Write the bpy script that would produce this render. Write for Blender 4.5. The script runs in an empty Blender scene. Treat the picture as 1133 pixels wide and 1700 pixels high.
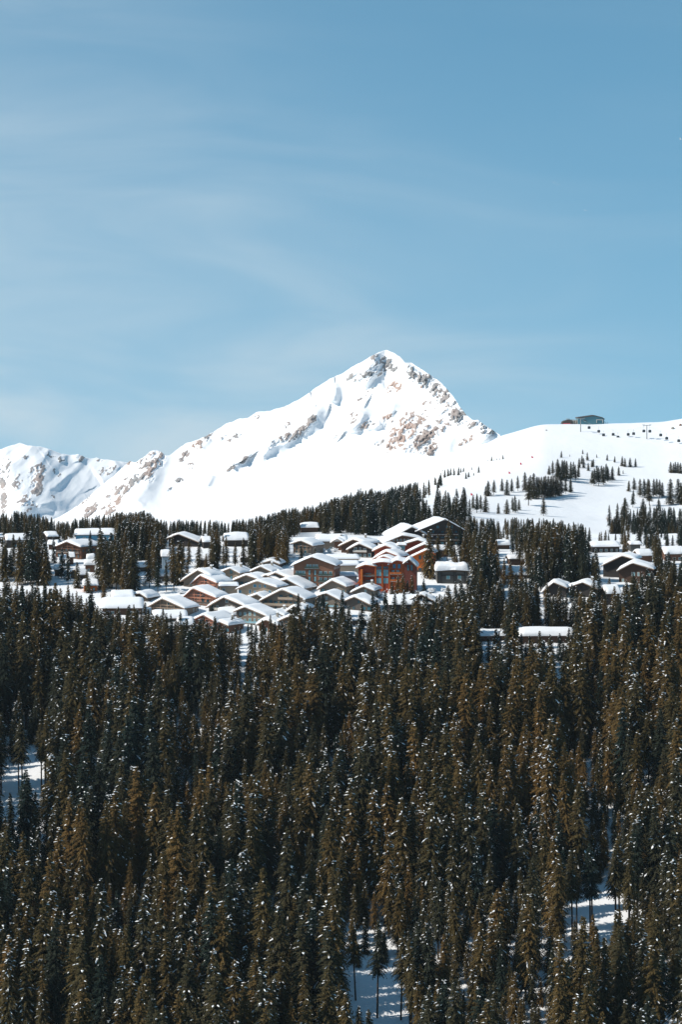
import bpy, math, random
import numpy as np
from mathutils import Vector, Matrix

# ------------------------------------------------------------------ camera, light, exposure
F = 4014.0            # focal length in pixels of the 1133 x 1700 photograph
CX, HY = 566.5, 640.0 # vanishing column and horizon row
scene = bpy.context.scene
cam_d = bpy.data.cameras.new("camera")
cam = bpy.data.objects.new("camera", cam_d)
scene.collection.objects.link(cam)
cam_d.sensor_fit = 'VERTICAL'
cam_d.sensor_height = 36.0
cam_d.lens = 36.0 * F / 1700.0
cam_d.shift_y = -(850.0 - HY) / 1700.0
cam_d.clip_start = 1.0
cam_d.clip_end = 30000.0
cam.location = (0, 0, 0)
cam.rotation_euler = (math.radians(90), 0, 0)
scene.camera = cam

SUN_AZ, SUN_EL = math.radians(77), math.radians(41)   # azimuth from straight behind the camera, towards the left
sun_dir = Vector((-math.sin(SUN_AZ) * math.cos(SUN_EL), -math.cos(SUN_AZ) * math.cos(SUN_EL), math.sin(SUN_EL)))
world = bpy.data.worlds.new("World")
scene.world = world
world.use_nodes = True
nt = world.node_tree
nt.nodes.clear()
def nd(t, tree=None, **kw):
    n = (tree or nt).nodes.new(t)
    for k, v in kw.items():
        setattr(n, k, v)
    return n
out = nd('ShaderNodeOutputWorld'); bg = nd('ShaderNodeBackground')
sky = nd('ShaderNodeTexSky', sky_type='NISHITA', sun_disc=False, sun_elevation=SUN_EL,
         sun_rotation=math.radians(180 + 77), altitude=1800, air_density=1.0, dust_density=0.5, ozone_density=1.6)
tc = nd('ShaderNodeTexCoord')
up = nd('ShaderNodeVectorMath', operation='ADD'); up.inputs[1].default_value = (0, 0, 0.23)
nrm = nd('ShaderNodeVectorMath', operation='NORMALIZE')
nt.links.new(tc.outputs['Generated'], up.inputs[0]); nt.links.new(up.outputs[0], nrm.inputs[0])
nt.links.new(nrm.outputs[0], sky.inputs['Vector'])
tint = nd('ShaderNodeMix', data_type='RGBA', blend_type='MULTIPLY'); tint.inputs['Factor'].default_value = 1.0
nt.links.new(sky.outputs[0], tint.inputs['A']); tint.inputs['B'].default_value = (0.70, 1.13, 1.02, 1)
# thin cirrus veil: stretched noise over the whole sky, thicker towards the hazy left
mp = nd('ShaderNodeMapping'); mp.inputs['Rotation'].default_value = (0.0, math.radians(-11), 0.0); mp.inputs['Location'].default_value = (0.3, 0.0, 0.46)
mp.inputs['Scale'].default_value = (2.6, 2.6, 10.0)
nt.links.new(tc.outputs['Generated'], mp.inputs['Vector'])
n1 = nd('ShaderNodeTexNoise'); n1.inputs['Scale'].default_value = 2.2; n1.inputs['Detail'].default_value = 7; n1.inputs['Roughness'].default_value = 0.5; n1.inputs['Distortion'].default_value = 0.9
nt.links.new(mp.outputs[0], n1.inputs['Vector'])
rp = nd('ShaderNodeMapRange', interpolation_type='SMOOTHSTEP'); rp.inputs['From Min'].default_value = 0.30; rp.inputs['From Max'].default_value = 0.80; rp.inputs['To Min'].default_value = 0.30; rp.inputs['To Max'].default_value = 0.88
nt.links.new(n1.outputs['Fac'], rp.inputs[0])
dt = nd('ShaderNodeVectorMath', operation='DOT_PRODUCT'); dt.inputs[1].default_value = (-0.5, 0.0, -1.0)
nt.links.new(tc.outputs['Generated'], dt.inputs[0])
vl = nd('ShaderNodeMapRange', interpolation_type='SMOOTHSTEP'); vl.inputs['From Min'].default_value = -0.19; vl.inputs['From Max'].default_value = 0.09; vl.inputs['To Min'].default_value = 0.06; vl.inputs['To Max'].default_value = 1.05
nt.links.new(dt.outputs['Value'], vl.inputs[0])
ml = nd('ShaderNodeMath', operation='MULTIPLY'); nt.links.new(rp.outputs[0], ml.inputs[0]); nt.links.new(vl.outputs[0], ml.inputs[1])
cl = nd('ShaderNodeMix', data_type='RGBA'); cl.inputs['B'].default_value = (4.3, 5.0, 5.4, 1)
nt.links.new(ml.outputs[0], cl.inputs['Factor']); nt.links.new(tint.outputs['Result'], cl.inputs['A'])
nt.links.new(cl.outputs['Result'], bg.inputs['Color'])
bg.inputs['Strength'].default_value = 0.15
nt.links.new(bg.outputs[0], out.inputs[0])
sun_l = bpy.data.lights.new("sun", 'SUN'); sun_l.energy = 5.0; sun_l.angle = math.radians(0.53); sun_l.color = (1.0, 0.93, 0.84)
sun_o = bpy.data.objects.new("sun", sun_l); scene.collection.objects.link(sun_o)
sun_o.rotation_euler = (-sun_dir).to_track_quat('-Z', 'Y').to_euler()
scene.view_settings.view_transform = 'Standard'; scene.view_settings.look = 'None'
scene.view_settings.exposure = 0.0; scene.view_settings.gamma = 1.0; scene.view_settings.use_curve_mapping = False
scene.render.engine = 'CYCLES'
scene.cycles.max_bounces = 6; scene.cycles.diffuse_bounces = 3; scene.cycles.glossy_bounces = 2
scene.cycles.use_denoising = True

rnd = random.Random(11)
rs = np.random.RandomState(5)
COL = scene.collection

# ------------------------------------------------------------------ helpers
def P(px, py, d):
    return Vector(((px - CX) * d / F, d, (HY - py) * d / F))
TAB = rs.rand(256, 256)
def vnoise(x, y):
    x = np.asarray(x, float); y = np.asarray(y, float)
    xi = np.floor(x).astype(int); yi = np.floor(y).astype(int)
    fx = x - xi; fy = y - yi
    fx = fx * fx * (3 - 2 * fx); fy = fy * fy * (3 - 2 * fy)
    a = TAB[xi & 255, yi & 255]; b = TAB[(xi + 1) & 255, yi & 255]
    c = TAB[xi & 255, (yi + 1) & 255]; e = TAB[(xi + 1) & 255, (yi + 1) & 255]
    return (a * (1 - fx) + b * fx) * (1 - fy) + (c * (1 - fx) + e * fx) * fy
def fbm(x, y, o=4, g=0.5):
    s = 0; a = 1; t = 0
    for i in range(o):
        s = s + a * vnoise(x * 2 ** i + 17.3 * i, y * 2 ** i + 9.1 * i); t += a; a *= g
    return s / t
def ridged(x, y, o=4):
    s = 0; a = 1; t = 0
    for i in range(o):
        s = s + a * (1 - abs(2 * vnoise(x * 2 ** i + 31.7 * i, y * 2 ** i + 5.3 * i) - 1)); t += a; a *= .5
    return s / t
def sstep(a, b, x):
    t = np.clip((x - a) / (b - a), 0, 1); return t * t * (3 - 2 * t)

def link(o, parent=None):
    COL.objects.link(o)
    if parent: o.parent = parent
    return o
def mesh_from(name, verts, faces, mats, smooth=False, midx=None):
    me = bpy.data.meshes.new(name)
    me.from_pydata([tuple(v) for v in verts], [], [tuple(f) for f in faces])
    for m in (mats if isinstance(mats, (list, tuple)) else [mats]):
        me.materials.append(m)
    if midx is not None: me.polygons.foreach_set('material_index', midx)
    if smooth: me.polygons.foreach_set('use_smooth', [True] * len(me.polygons))
    me.update()
    return me
def mesh_np(name, verts, quads, mats, smooth=True):
    verts = np.asarray(verts, np.float32); quads = np.asarray(quads, np.int32); k = quads.shape[1]
    me = bpy.data.meshes.new(name)
    me.vertices.add(len(verts)); me.vertices.foreach_set('co', verts.ravel())
    me.loops.add(quads.size); me.loops.foreach_set('vertex_index', quads.ravel())
    me.polygons.add(len(quads)); me.polygons.foreach_set('loop_start', np.arange(len(quads), dtype=np.int32) * k)
    me.polygons.foreach_set('loop_total', np.full(len(quads), k, np.int32))
    me.polygons.foreach_set('use_smooth', np.full(len(quads), smooth))
    for m in (mats if isinstance(mats, (list, tuple)) else [mats]): me.materials.append(m)
    me.update(calc_edges=True); me.validate()
    return me
def obj(name, me, parent=None):
    return link(bpy.data.objects.new(name, me), parent)
def tag(o, label=None, cat=None, group=None, kind=None):
    for k, v in (('label', label), ('category', cat), ('group', group), ('kind', kind)):
        if v: o[k] = v
    return o
def empty(name, loc, rz=0.0, label=None, cat=None, group=None):
    o = bpy.data.objects.new(name, None); COL.objects.link(o)
    o.location = loc; o.rotation_euler = (0, 0, rz); o.empty_display_size = 0.1
    return tag(o, label, cat, group)
class MB:
    def __init__(s): s.v = []; s.f = []
    def box(s, x0, x1, y0, y1, z0, z1):
        n = len(s.v)
        s.v += [(x0,y0,z0),(x1,y0,z0),(x1,y1,z0),(x0,y1,z0),(x0,y0,z1),(x1,y0,z1),(x1,y1,z1),(x0,y1,z1)]
        s.f += [(n,n+3,n+2,n+1),(n+4,n+5,n+6,n+7),(n,n+1,n+5,n+4),(n+1,n+2,n+6,n+5),(n+2,n+3,n+7,n+6),(n+3,n,n+4,n+7)]
        return s
    def prism_y(s, pts, y0, y1):      # polygon in x,z (counter-clockwise seen from -y), extruded along y
        n = len(s.v); k = len(pts)
        s.v += [(x, y0, z) for x, z in pts] + [(x, y1, z) for x, z in pts]
        s.f += [tuple(range(n, n + k)), tuple(range(n + 2 * k - 1, n + k - 1, -1))]
        s.f += [(n + i, n + k + i, n + k + (i + 1) % k, n + (i + 1) % k) for i in range(k)]
        return s
    def tube(s, a, b, r0, r1, k=6):
        a = Vector(a); b = Vector(b); ax = (b - a).normalized()
        u = ax.orthogonal().normalized(); w = ax.cross(u); n = len(s.v)
        for p, r in ((a, r0), (b, r1)):
            s.v += [tuple(p + (u * math.cos(2*math.pi*i/k) + w * math.sin(2*math.pi*i/k)) * r) for i in range(k)]
        s.f += [(n+i, n+(i+1)%k, n+k+(i+1)%k, n+k+i) for i in range(k)] + [tuple(range(n+k-1, n-1, -1)), tuple(range(n+k, n+2*k))]
        return s
    def build(s, name, mat, parent=None, smooth=False):
        return obj(name, mesh_from(name, s.v, s.f, mat, smooth), parent)

# ------------------------------------------------------------------ materials
def new_mat(name):
    m = bpy.data.materials.new(name); m.use_nodes = True
    return m, m.node_tree, m.node_tree.nodes['Principled BSDF']
def mat_snow(name, scale=0.5, bump=0.25, dist=0.3, col=(0.86, 0.875, 0.89)):
    m, t, b = new_mat(name)
    b.inputs['Roughness'].default_value = 0.65; b.inputs['Specular IOR Level'].default_value = 0.25
    tcn = nd('ShaderNodeTexCoord', t); n = nd('ShaderNodeTexNoise', t)
    n.inputs['Scale'].default_value = scale; n.inputs['Detail'].default_value = 5
    t.links.new(tcn.outputs['Object'], n.inputs['Vector'])
    r = nd('ShaderNodeMix', t, data_type='RGBA'); r.inputs['A'].default_value = (*[c * 0.95 for c in col], 1); r.inputs['B'].default_value = (*col, 1)
    t.links.new(n.outputs['Fac'], r.inputs['Factor']); t.links.new(r.outputs['Result'], b.inputs['Base Color'])
    bp = nd('ShaderNodeBump', t); bp.inputs['Strength'].default_value = bump; bp.inputs['Distance'].default_value = dist
    t.links.new(n.outputs['Fac'], bp.inputs['Height']); t.links.new(bp.outputs[0], b.inputs['Normal'])
    return m
M_SNOW = mat_snow('snow_ground', 0.22, 0.35, 0.8)
M_ROOFSNOW = mat_snow('snow_on_roof', 0.8, 0.3, 0.25)
M_TREESNOW = mat_snow('snow_on_branch', 3.0, 0.1, 0.05, (0.88, 0.89, 0.9))
def mat_wood(name, col, var=0.35, rough=0.75, plank=3.2):
    m, t, b = new_mat(name)
    tcn = nd('ShaderNodeTexCoord', t)
    mpn = nd('ShaderNodeMapping', t); mpn.inputs['Scale'].default_value = (0.5, 0.5, plank * 1.6)
    n = nd('ShaderNodeTexNoise', t); n.inputs['Scale'].default_value = 1.0; n.inputs['Detail'].default_value = 6; n.inputs['Roughness'].default_value = 0.65
    t.links.new(tcn.outputs['Object'], mpn.inputs['Vector']); t.links.new(mpn.outputs[0], n.inputs['Vector'])
    w = nd('ShaderNodeTexWave', t, bands_direction='Z', wave_profile='SAW'); w.inputs['Scale'].default_value = plank * 0.5; w.inputs['Distortion'].default_value = 0.4
    t.links.new(tcn.outputs['Object'], w.inputs['Vector'])
    r = nd('ShaderNodeMix', t, data_type='RGBA')
    r.inputs['A'].default_value = (*[c * (1 - var) for c in col], 1); r.inputs['B'].default_value = (*[min(1, c * (1 + var)) for c in col], 1)
    t.links.new(n.outputs['Fac'], r.inputs['Factor']); t.links.new(r.outputs['Result'], b.inputs['Base Color'])
    bp = nd('ShaderNodeBump', t); bp.inputs['Strength'].default_value = 0.4; bp.inputs['Distance'].default_value = 0.06
    t.links.new(w.outputs['Fac'], bp.inputs['Height']); t.links.new(bp.outputs[0], b.inputs['Normal'])
    b.inputs['Roughness'].default_value = rough; b.inputs['Specular IOR Level'].default_value = 0.2
    return m
def mat_plain(name, col, rough=0.5, metal=0.0, var=0.12):
    m, t, b = new_mat(name)
    tcn = nd('ShaderNodeTexCoord', t); n = nd('ShaderNodeTexNoise', t); n.inputs['Scale'].default_value = 1.3; n.inputs['Detail'].default_value = 4
    t.links.new(tcn.outputs['Object'], n.inputs['Vector'])
    r = nd('ShaderNodeMix', t, data_type='RGBA')
    r.inputs['A'].default_value = (*[c * (1 - var) for c in col], 1); r.inputs['B'].default_value = (*[min(1, c * (1 + var)) for c in col], 1)
    t.links.new(n.outputs['Fac'], r.inputs['Factor']); t.links.new(r.outputs['Result'], b.inputs['Base Color'])
    b.inputs['Roughness'].default_value = rough; b.inputs['Metallic'].default_value = metal
    return m
W = {
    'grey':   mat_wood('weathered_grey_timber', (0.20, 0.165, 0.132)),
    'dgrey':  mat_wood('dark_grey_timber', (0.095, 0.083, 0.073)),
    'beige':  mat_wood('pale_beige_timber', (0.34, 0.27, 0.20)),
    'pink':   mat_wood('pinkish_larch_timber', (0.43, 0.225, 0.155)),
    'brown':  mat_wood('brown_timber', (0.145, 0.072, 0.045)),
    'hotel':  mat_wood('warm_brown_timber', (0.185, 0.09, 0.056)),
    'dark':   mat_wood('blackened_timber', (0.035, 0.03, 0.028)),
    'dbrown': mat_wood('dark_brown_timber', (0.075, 0.042, 0.028)),
    'red':    mat_wood('red_stained_timber', (0.29, 0.055, 0.027)),
    'orange': mat_wood('orange_stained_timber', (0.54, 0.14, 0.03)),
    'lodge':  mat_wood('red_orange_timber', (0.40, 0.092, 0.028)),
    'dred':   mat_wood('dark_red_timber', (0.16, 0.045, 0.03)),
    'teal':   mat_plain('teal_metal_cladding', (0.05, 0.16, 0.2), 0.5),
    'blue':   mat_plain('blue_painted_wall', (0.04, 0.2, 0.32), 0.6),
    'white':  mat_plain('cream_render', (0.62, 0.57, 0.5), 0.8),
    'pblue':  mat_plain('pale_blue_wall', (0.35, 0.45, 0.52), 0.8),
    'slate':  mat_wood('slate_grey_timber', (0.085, 0.085, 0.08)),
    'stone':  mat_plain('grey_stone', (0.25, 0.23, 0.2), 0.9, 0, 0.35),
}
M_ROOF = mat_wood('roof_boards', (0.10, 0.065, 0.045))
M_TRIM = mat_wood('trim_boards', (0.30, 0.21, 0.15))
M_TRIMRED = mat_wood('red_trim_boards', (0.45, 0.19, 0.12))
M_GLASS = mat_plain('window_glass', (0.035, 0.13, 0.17), 0.12, 0, 0.3);  # sky reflection painted into the teal base colour, here and in the pale glass
M_GLASSL = mat_plain('pale_window_glass', (0.16, 0.34, 0.38), 0.12, 0, 0.2)
M_FRAMEW = mat_plain('pale_window_frame', (0.5, 0.47, 0.42), 0.6)
M_FRAMED = mat_plain('dark_window_frame', (0.06, 0.045, 0.035), 0.6)
M_RAILG = mat_plain('dark_green_balcony_board', (0.02, 0.045, 0.035), 0.6)
M_RAILB = mat_plain('pale_glass_balustrade', (0.25, 0.42, 0.48), 0.2)
M_METAL = mat_plain('galvanised_steel', (0.32, 0.31, 0.3), 0.5, 0.6)
M_BARK = mat_wood('spruce_bark', (0.06, 0.045, 0.035), 0.4, 0.9)
def mat_needles():
    m, t, b = new_mat('spruce_needles')
    at = nd('ShaderNodeAttribute', t, attribute_type='INSTANCER', attribute_name='tone')
    r = nd('ShaderNodeValToRGB', t)
    e = r.color_ramp.elements
    e[0].position = 0.0; e[0].color = (0.014, 0.025, 0.019, 1)
    e[1].position = 1.0; e[1].color = (0.138, 0.078, 0.022, 1)
    k = r.color_ramp.elements.new(0.45); k.color = (0.072, 0.052, 0.017, 1)
    t.links.new(at.outputs['Fac'], r.inputs[0])
    tcn = nd('ShaderNodeTexCoord', t); n = nd('ShaderNodeTexNoise', t); n.inputs['Scale'].default_value = 1.4; n.inputs['Detail'].default_value = 3
    t.links.new(tcn.outputs['Object'], n.inputs['Vector'])
    mr = nd('ShaderNodeMapRange', t); mr.inputs['From Min'].default_value = 0.3; mr.inputs['From Max'].default_value = 0.7; mr.inputs['To Min'].default_value = 0.6; mr.inputs['To Max'].default_value = 1.35
    t.links.new(n.outputs['Fac'], mr.inputs[0])
    mx = nd('ShaderNodeVectorMath', t, operation='SCALE')
    t.links.new(r.outputs[0], mx.inputs[0]); t.links.new(mr.outputs[0], mx.inputs['Scale'])
    t.links.new(mx.outputs[0], b.inputs['Base Color'])
    b.inputs['Roughness'].default_value = 0.8; b.inputs['Specular IOR Level'].default_value = 0.15
    return m
M_NEEDLE = mat_needles()
def mat_mountain():
    m, t, b = new_mat('snow_and_rock')
    at = nd('ShaderNodeAttribute', t, attribute_name='rock'); red = nd('ShaderNodeAttribute', t, attribute_name='red')
    tcn = nd('ShaderNodeTexCoord', t)
    n = nd('ShaderNodeTexNoise', t); n.inputs['Scale'].default_value = 0.09; n.inputs['Detail'].default_value = 7; n.inputs['Roughness'].default_value = 0.7
    t.links.new(tcn.outputs['Object'], n.inputs['Vector'])
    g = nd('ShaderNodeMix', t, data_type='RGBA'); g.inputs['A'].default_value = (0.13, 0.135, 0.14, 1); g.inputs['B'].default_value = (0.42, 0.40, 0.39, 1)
    rr = nd('ShaderNodeMix', t, data_type='RGBA'); rr.inputs['A'].default_value = (0.30, 0.21, 0.175, 1); rr.inputs['B'].default_value = (0.52, 0.39, 0.33, 1)
    t.links.new(n.outputs['Fac'], g.inputs['Factor']); t.links.new(n.outputs['Fac'], rr.inputs['Factor'])
    rc = nd('ShaderNodeMix', t, data_type='RGBA')
    t.links.new(red.outputs['Fac'], rc.inputs['Factor']); t.links.new(g.outputs['Result'], rc.inputs['A']); t.links.new(rr.outputs['Result'], rc.inputs['B'])
    # fine break-up of the rock edge
    n2 = nd('ShaderNodeTexNoise', t); n2.inputs['Scale'].default_value = 0.3; n2.inputs['Detail'].default_value = 6; n2.inputs['Roughness'].default_value = 0.7
    t.links.new(tcn.outputs['Object'], n2.inputs['Vector'])
    ad = nd('ShaderNodeMath', t, operation='ADD'); t.links.new(at.outputs['Fac'], ad.inputs[0]); t.links.new(n2.outputs['Fac'], ad.inputs[1])
    st = nd('ShaderNodeMapRange', t); st.inputs['From Min'].default_value = 0.98; st.inputs['From Max'].default_value = 1.10
    t.links.new(ad.outputs[0], st.inputs[0])
    mx = nd('ShaderNodeMix', t, data_type='RGBA'); mx.inputs['A'].default_value = (0.87, 0.885, 0.90, 1)
    t.links.new(st.outputs[0], mx.inputs['Factor']); t.links.new(rc.outputs['Result'], mx.inputs['B'])
    t.links.new(mx.outputs['Result'], b.inputs['Base Color'])
    b.inputs['Roughness'].default_value = 0.8; b.inputs['Specular IOR Level'].default_value = 0.2
    return m
M_MOUNT = mat_mountain()

# ------------------------------------------------------------------ ground: forest slope, village shelf, ski hill
PXS = np.array([-260,0,150,300,450,560,640,700,760,830,900,1000,1100,1250,1400], float)
def row(v): return [float(v)] * len(PXS) if not isinstance(v, (list, tuple)) else [float(x) for x in v]
PYROWS = [
    (980, 1080), (1020, 1040), (1060, 1000), (1120, 955), (1180, 922), (1250, 893), (1300, 886),
    (1350, [888,888,888,888,885,878,872,870,872,880,885,888,892,894,894]),
    (1500, [905,905,905,905,892,862,848,840,838,845,852,862,868,872,872]),
    (1700, [940,940,935,930,912,860,836,816,798,784,779,790,795,790,785]),
    (1800, [955,955,952,945,925,868,838,812,782,756,742,745,748,742,735]),
    (1900, [970,970,965,960,940,890,845,805,765,722,703,702.5,699,672,655]),
    (1960, [980,980,975,970,955,915,870,830,790,735,712,711,708,690,675]),
    (2150, [1000,1000,1000,990,980,960,930,900,870,820,790,780,780,780,780]),
    (2700, [960]*15), (6000, [860]*15),
]
ZROWS = [(d, [-107.4 - (980 - d) * 0.277] * len(PXS)) for d in (300, 560, 700, 850)]
ZROWS = [(-300, [-330] * len(PXS)), (100, [-325] * len(PXS))] + ZROWS + [(d, [(HY - y) * d / F for y in row(r)]) for d, r in PYROWS]
GD = np.concatenate([np.array([-300, -100, 50, 150, 250, 350, 450, 520]), np.arange(560, 2200, 6.0), np.array([2260, 2350, 2500, 2700, 3200, 4200, 6000])])
GPX = np.arange(-260, 1401, 6.0)
_zr = np.array([np.interp(GPX, PXS, z) for _, z in ZROWS]); _zd = np.array([d for d, _ in ZROWS], float)
GZ = np.array([[0.0] * len(GPX)] * len(GD))
for j in range(len(GPX)): GZ[:, j] = np.interp(GD, _zd, _zr[:, j])
for _ in range(3):                                  # soften the creases
    A = GZ.copy(); A[9:-8] = (GZ[8:-9] + 2 * GZ[9:-8] + GZ[10:-7]) / 4
    B = A.copy(); B[:, 1:-1] = (A[:, :-2] + 2 * A[:, 1:-1] + A[:, 2:]) / 4
    GZ = B
_D, _PX = np.meshgrid(GD, GPX, indexing='ij')
_X = (_PX - CX) * np.maximum(_D, 300.0) / F
_amp = np.where(_D < 1000, 1.6, np.where(_D < 1300, 0.9, 0.55))
GZ = GZ + (fbm(_X / 22.0, _D / 22.0, 4) - 0.5) * 2 * _amp * ((_D > 500) & (_D < 2200))
_ni, _nj = GZ.shape
_idx = np.arange(_ni * _nj).reshape(_ni, _nj)
_q = np.stack([_idx[:-1, :-1], _idx[:-1, 1:], _idx[1:, 1:], _idx[1:, :-1]], -1).reshape(-1, 4)
ground = obj('snowy_ground', mesh_np('snowy_ground', np.stack([_X, _D, GZ], -1).reshape(-1, 3), _q, M_SNOW))
tag(ground, 'snow covered hillside under the forest, the village and the ski hill', kind='structure')
def gz(px, d):
    i = np.clip(np.searchsorted(GD, d) - 1, 0, _ni - 2); fi = (d - GD[i]) / (GD[i + 1] - GD[i])
    u = np.clip((px - GPX[0]) / 6.0, 0, _nj - 1.001); j = int(u); fj = u - j
    return (GZ[i, j] * (1 - fj) + GZ[i, j + 1] * fj) * (1 - fi) + (GZ[i + 1, j] * (1 - fj) + GZ[i + 1, j + 1] * fj) * fi
def gpy(px, d): return HY - gz(px, d) * F / d
def gd(px, py, lo=640, hi=1345):
    """depth at which the ground of column px shows at row py"""
    a, b = lo, hi
    for _ in range(30):
        m = (a + b) / 2
        if gpy(px, m) > py: a = m
        else: b = m
    return (a + b) / 2

# ------------------------------------------------------------------ mountains
def seg_dist(X, Y, pts):
    best = np.full(X.shape, 1e9); sgn = np.zeros(X.shape); al = np.zeros(X.shape)
    L = [0]
    for a, b in zip(pts[:-1], pts[1:]): L.append(L[-1] + math.dist(a, b))
    for k, (a, b) in enumerate(zip(pts[:-1], pts[1:])):
        ex, ey = b[0] - a[0], b[1] - a[1]; l2 = ex * ex + ey * ey
        t = np.clip(((X - a[0]) * ex + (Y - a[1]) * ey) / l2, 0, 1)
        dx = X - a[0] - t * ex; dy = Y - a[1] - t * ey
        d = np.hypot(dx, dy); s = np.sign(ex * dy - ey * dx)
        m = d < best
        best = np.where(m, d, best); sgn = np.where(m, s, sgn); al = np.where(m, (L[k] + t * math.sqrt(l2)) / L[-1], al)
    return best, sgn, al
def mountain(name, label, crest, px0, px1, step, nrow, db, dc, ybase, ribs, blobs, rough, smooth_y, seed):
    pxs = np.arange(px0, px1, step)
    cx = np.array([c[0] for c in crest], float); cy = np.array([c[1] for c in crest], float)
    cr = np.interp(pxs, cx, cy); crn = (fbm(pxs / 9.0 + seed, pxs * 0, 3) - 0.5) * 2.6
    kk = np.exp(-(np.arange(-60, 61) * step / 34.0) ** 2); kk /= kk.sum(); crs = np.convolve(np.pad(cr, 60, mode='edge'), kk, mode='valid')
    t = np.linspace(0, 1, nrow) ** 1.0
    if not np.isscalar(dc): dc = np.interp(pxs, dc[0], dc[1])[None, :]
    Y = cr[None, :] + (ybase - cr[None, :]) * t[:, None] + crn[None, :] * ((1 - t[:, None]) ** 14)
    X = np.repeat(pxs[None, :], nrow, 0)
    wx = X + (fbm(X / 30 + seed, Y / 30, 3) - .5) * 16; wy = Y + (fbm(X / 30 + seed + 40, Y / 30, 3) - .5) * 16
    D = dc + (db - dc) * (Y - crs[None, :]) / (ybase - crs[None, :]) + X * 0
    steep = 1 - sstep(smooth_y - 30, smooth_y + 30, Y)
    D = D - rough * (ridged((wx * .8 + wy * .6) / 60 + seed, (wy * .8 - wx * .6) / 110 + 3, 4) - .5) * (0.25 + 0.75 * steep)
    D = D - 7 * (fbm(wx / 40 + 2 * seed, wy / 40, 4) - .5)
    for pts, A, wl, wr in ribs:
        d, s, al = seg_dist(wx * .6 + X * .4, wy * .6 + Y * .4, pts)
        w = np.where(s > 0, wl, wr)
        D = D - A * np.exp(-(d / w) ** 2) * np.minimum(1, 4 * np.minimum(al + .12, 1.12 - al))
    rock = np.zeros(X.shape); red = np.zeros(X.shape)
    for bx, by, rx, ry, ang, s, rd in blobs:
        ca, sa = math.cos(math.radians(ang)), math.sin(math.radians(ang))
        u = ((wx * .5 + X * .5 - bx) * ca + (wy * .5 + Y * .5 - by) * sa) / rx; v = (-(wx * .5 + X * .5 - bx) * sa + (wy * .5 + Y * .5 - by) * ca) / ry
        m = s * (1 - sstep(0.4, 1.5, np.hypot(u, v)))
        red = np.where(m > rock, rd, red); rock = np.maximum(rock, m)
    # strata run down to the left
    st = fbm((X * .75 + Y * .66) / 5.0 + seed, (Y * .75 - X * .66) / 15.0, 4, .6)
    st2 = fbm(X / 3.2, Y / 3.2 + seed, 3)
    vv = (st - .5) * 3.0 + (st2 - .5) * 2.0
    rk = np.clip(.46 + 1.0 * (rock + vv * 1.25 - .66), 0, 1) * sstep(.04, .2, rock)
    D = D - 26 * rock * (st - .5) - 14 * rock * (st2 - .5)
    red = np.clip(red + (fbm(X / 14 + 7, Y / 14, 3) - .5) * .9, 0, 1)
    V = np.stack([(X - CX) * D / F, D, (HY - Y) * D / F], -1).reshape(-1, 3)
    idx = np.arange(nrow * len(pxs)).reshape(nrow, len(pxs))
    q = np.stack([idx[1:, :-1], idx[1:, 1:], idx[:-1, 1:], idx[:-1, :-1]], -1).reshape(-1, 4)
    # close the far side so that it is a solid hill
    nb = len(V); back = V.reshape(nrow, len(pxs), 3)[0].copy(); back[:, 1] += 900; back[:, 2] -= 700
    V = np.concatenate([V, back]); bi = nb + np.arange(len(pxs))
    q = np.concatenate([q, np.stack([idx[0, :-1], idx[0, 1:], bi[1:], bi[:-1]], -1)])
    me = mesh_np(name, V, q, M_MOUNT)
    for nm, arr in (('rock', rk), ('red', red)):
        a = me.attributes.new(nm, 'FLOAT', 'POINT'); a.data.foreach_set('value', np.concatenate([arr.ravel(), np.zeros(len(pxs))]).astype(np.float32))
    return tag(obj(name, me), label, kind='structure')
CREST_MAIN = [(40,890),(60,875),(100,857),(130,839),(160,813),(190,788),(209,771),(215,765),(224,768),(237,760),(249,750),(260,747),(268,750),(275,757),(282,756),(296,745),(310,735),(327,731),(345,722),(357,716),(375,704),(399,695),(411,694),(426,684),(450,682),(468,676),(482,671),(492,665),(504,659),(513,652),(530,640),(540,634),(557,624),(571,619),(585,609),(599,602),(616,591),(630,584),(643,580.6),(653,585),(664,592),(674,602),(684,603),(698,612),(715,622),(728,631),(742,645),(752,656),(763,673),(774,687),(784,698),(794,697),(805,705),(820,715),(832,723),(860,742),(920,790)]
RIBS_MAIN = [
    ([(519,670),(523,690),(514,703),(488,718),(458,735),(438,746)], 34, 50, 15),
    ([(556,640),(557,656),(552,668)], 26, 22, 8),
    ([(648,655),(655,668),(646,690)], 20, 16, 10),
    ([(606,680),(596,700),(580,715)], 26, 22, 9),
    ([(632,700),(622,706),(603,714)], 16, 16, 7),
    ([(628,586),(618,602),(610,618),(624,634)], 46, 22, 22),
    ([(684,604),(672,620),(666,634)], 30, 30, 40),
    ([(757,672),(752,700),(738,724),(722,744)], 26, 40, 36),
    ([(786,698),(800,716),(812,730)], 40, 14, 22),
    ([(262,748),(252,775),(238,805),(212,838)], 34, 34, 20),
    ([(690,690),(668,720),(642,748)], 26, 30, 40),
    ([(344,726),(330,742)], 18, 14, 10), ([(410,760),(385,778)], 14, 12, 8),
    ([(352,790),(344,808)], 10, 10, 7), ([(450,745),(437,762)], 10, 10, 7),
]
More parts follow.
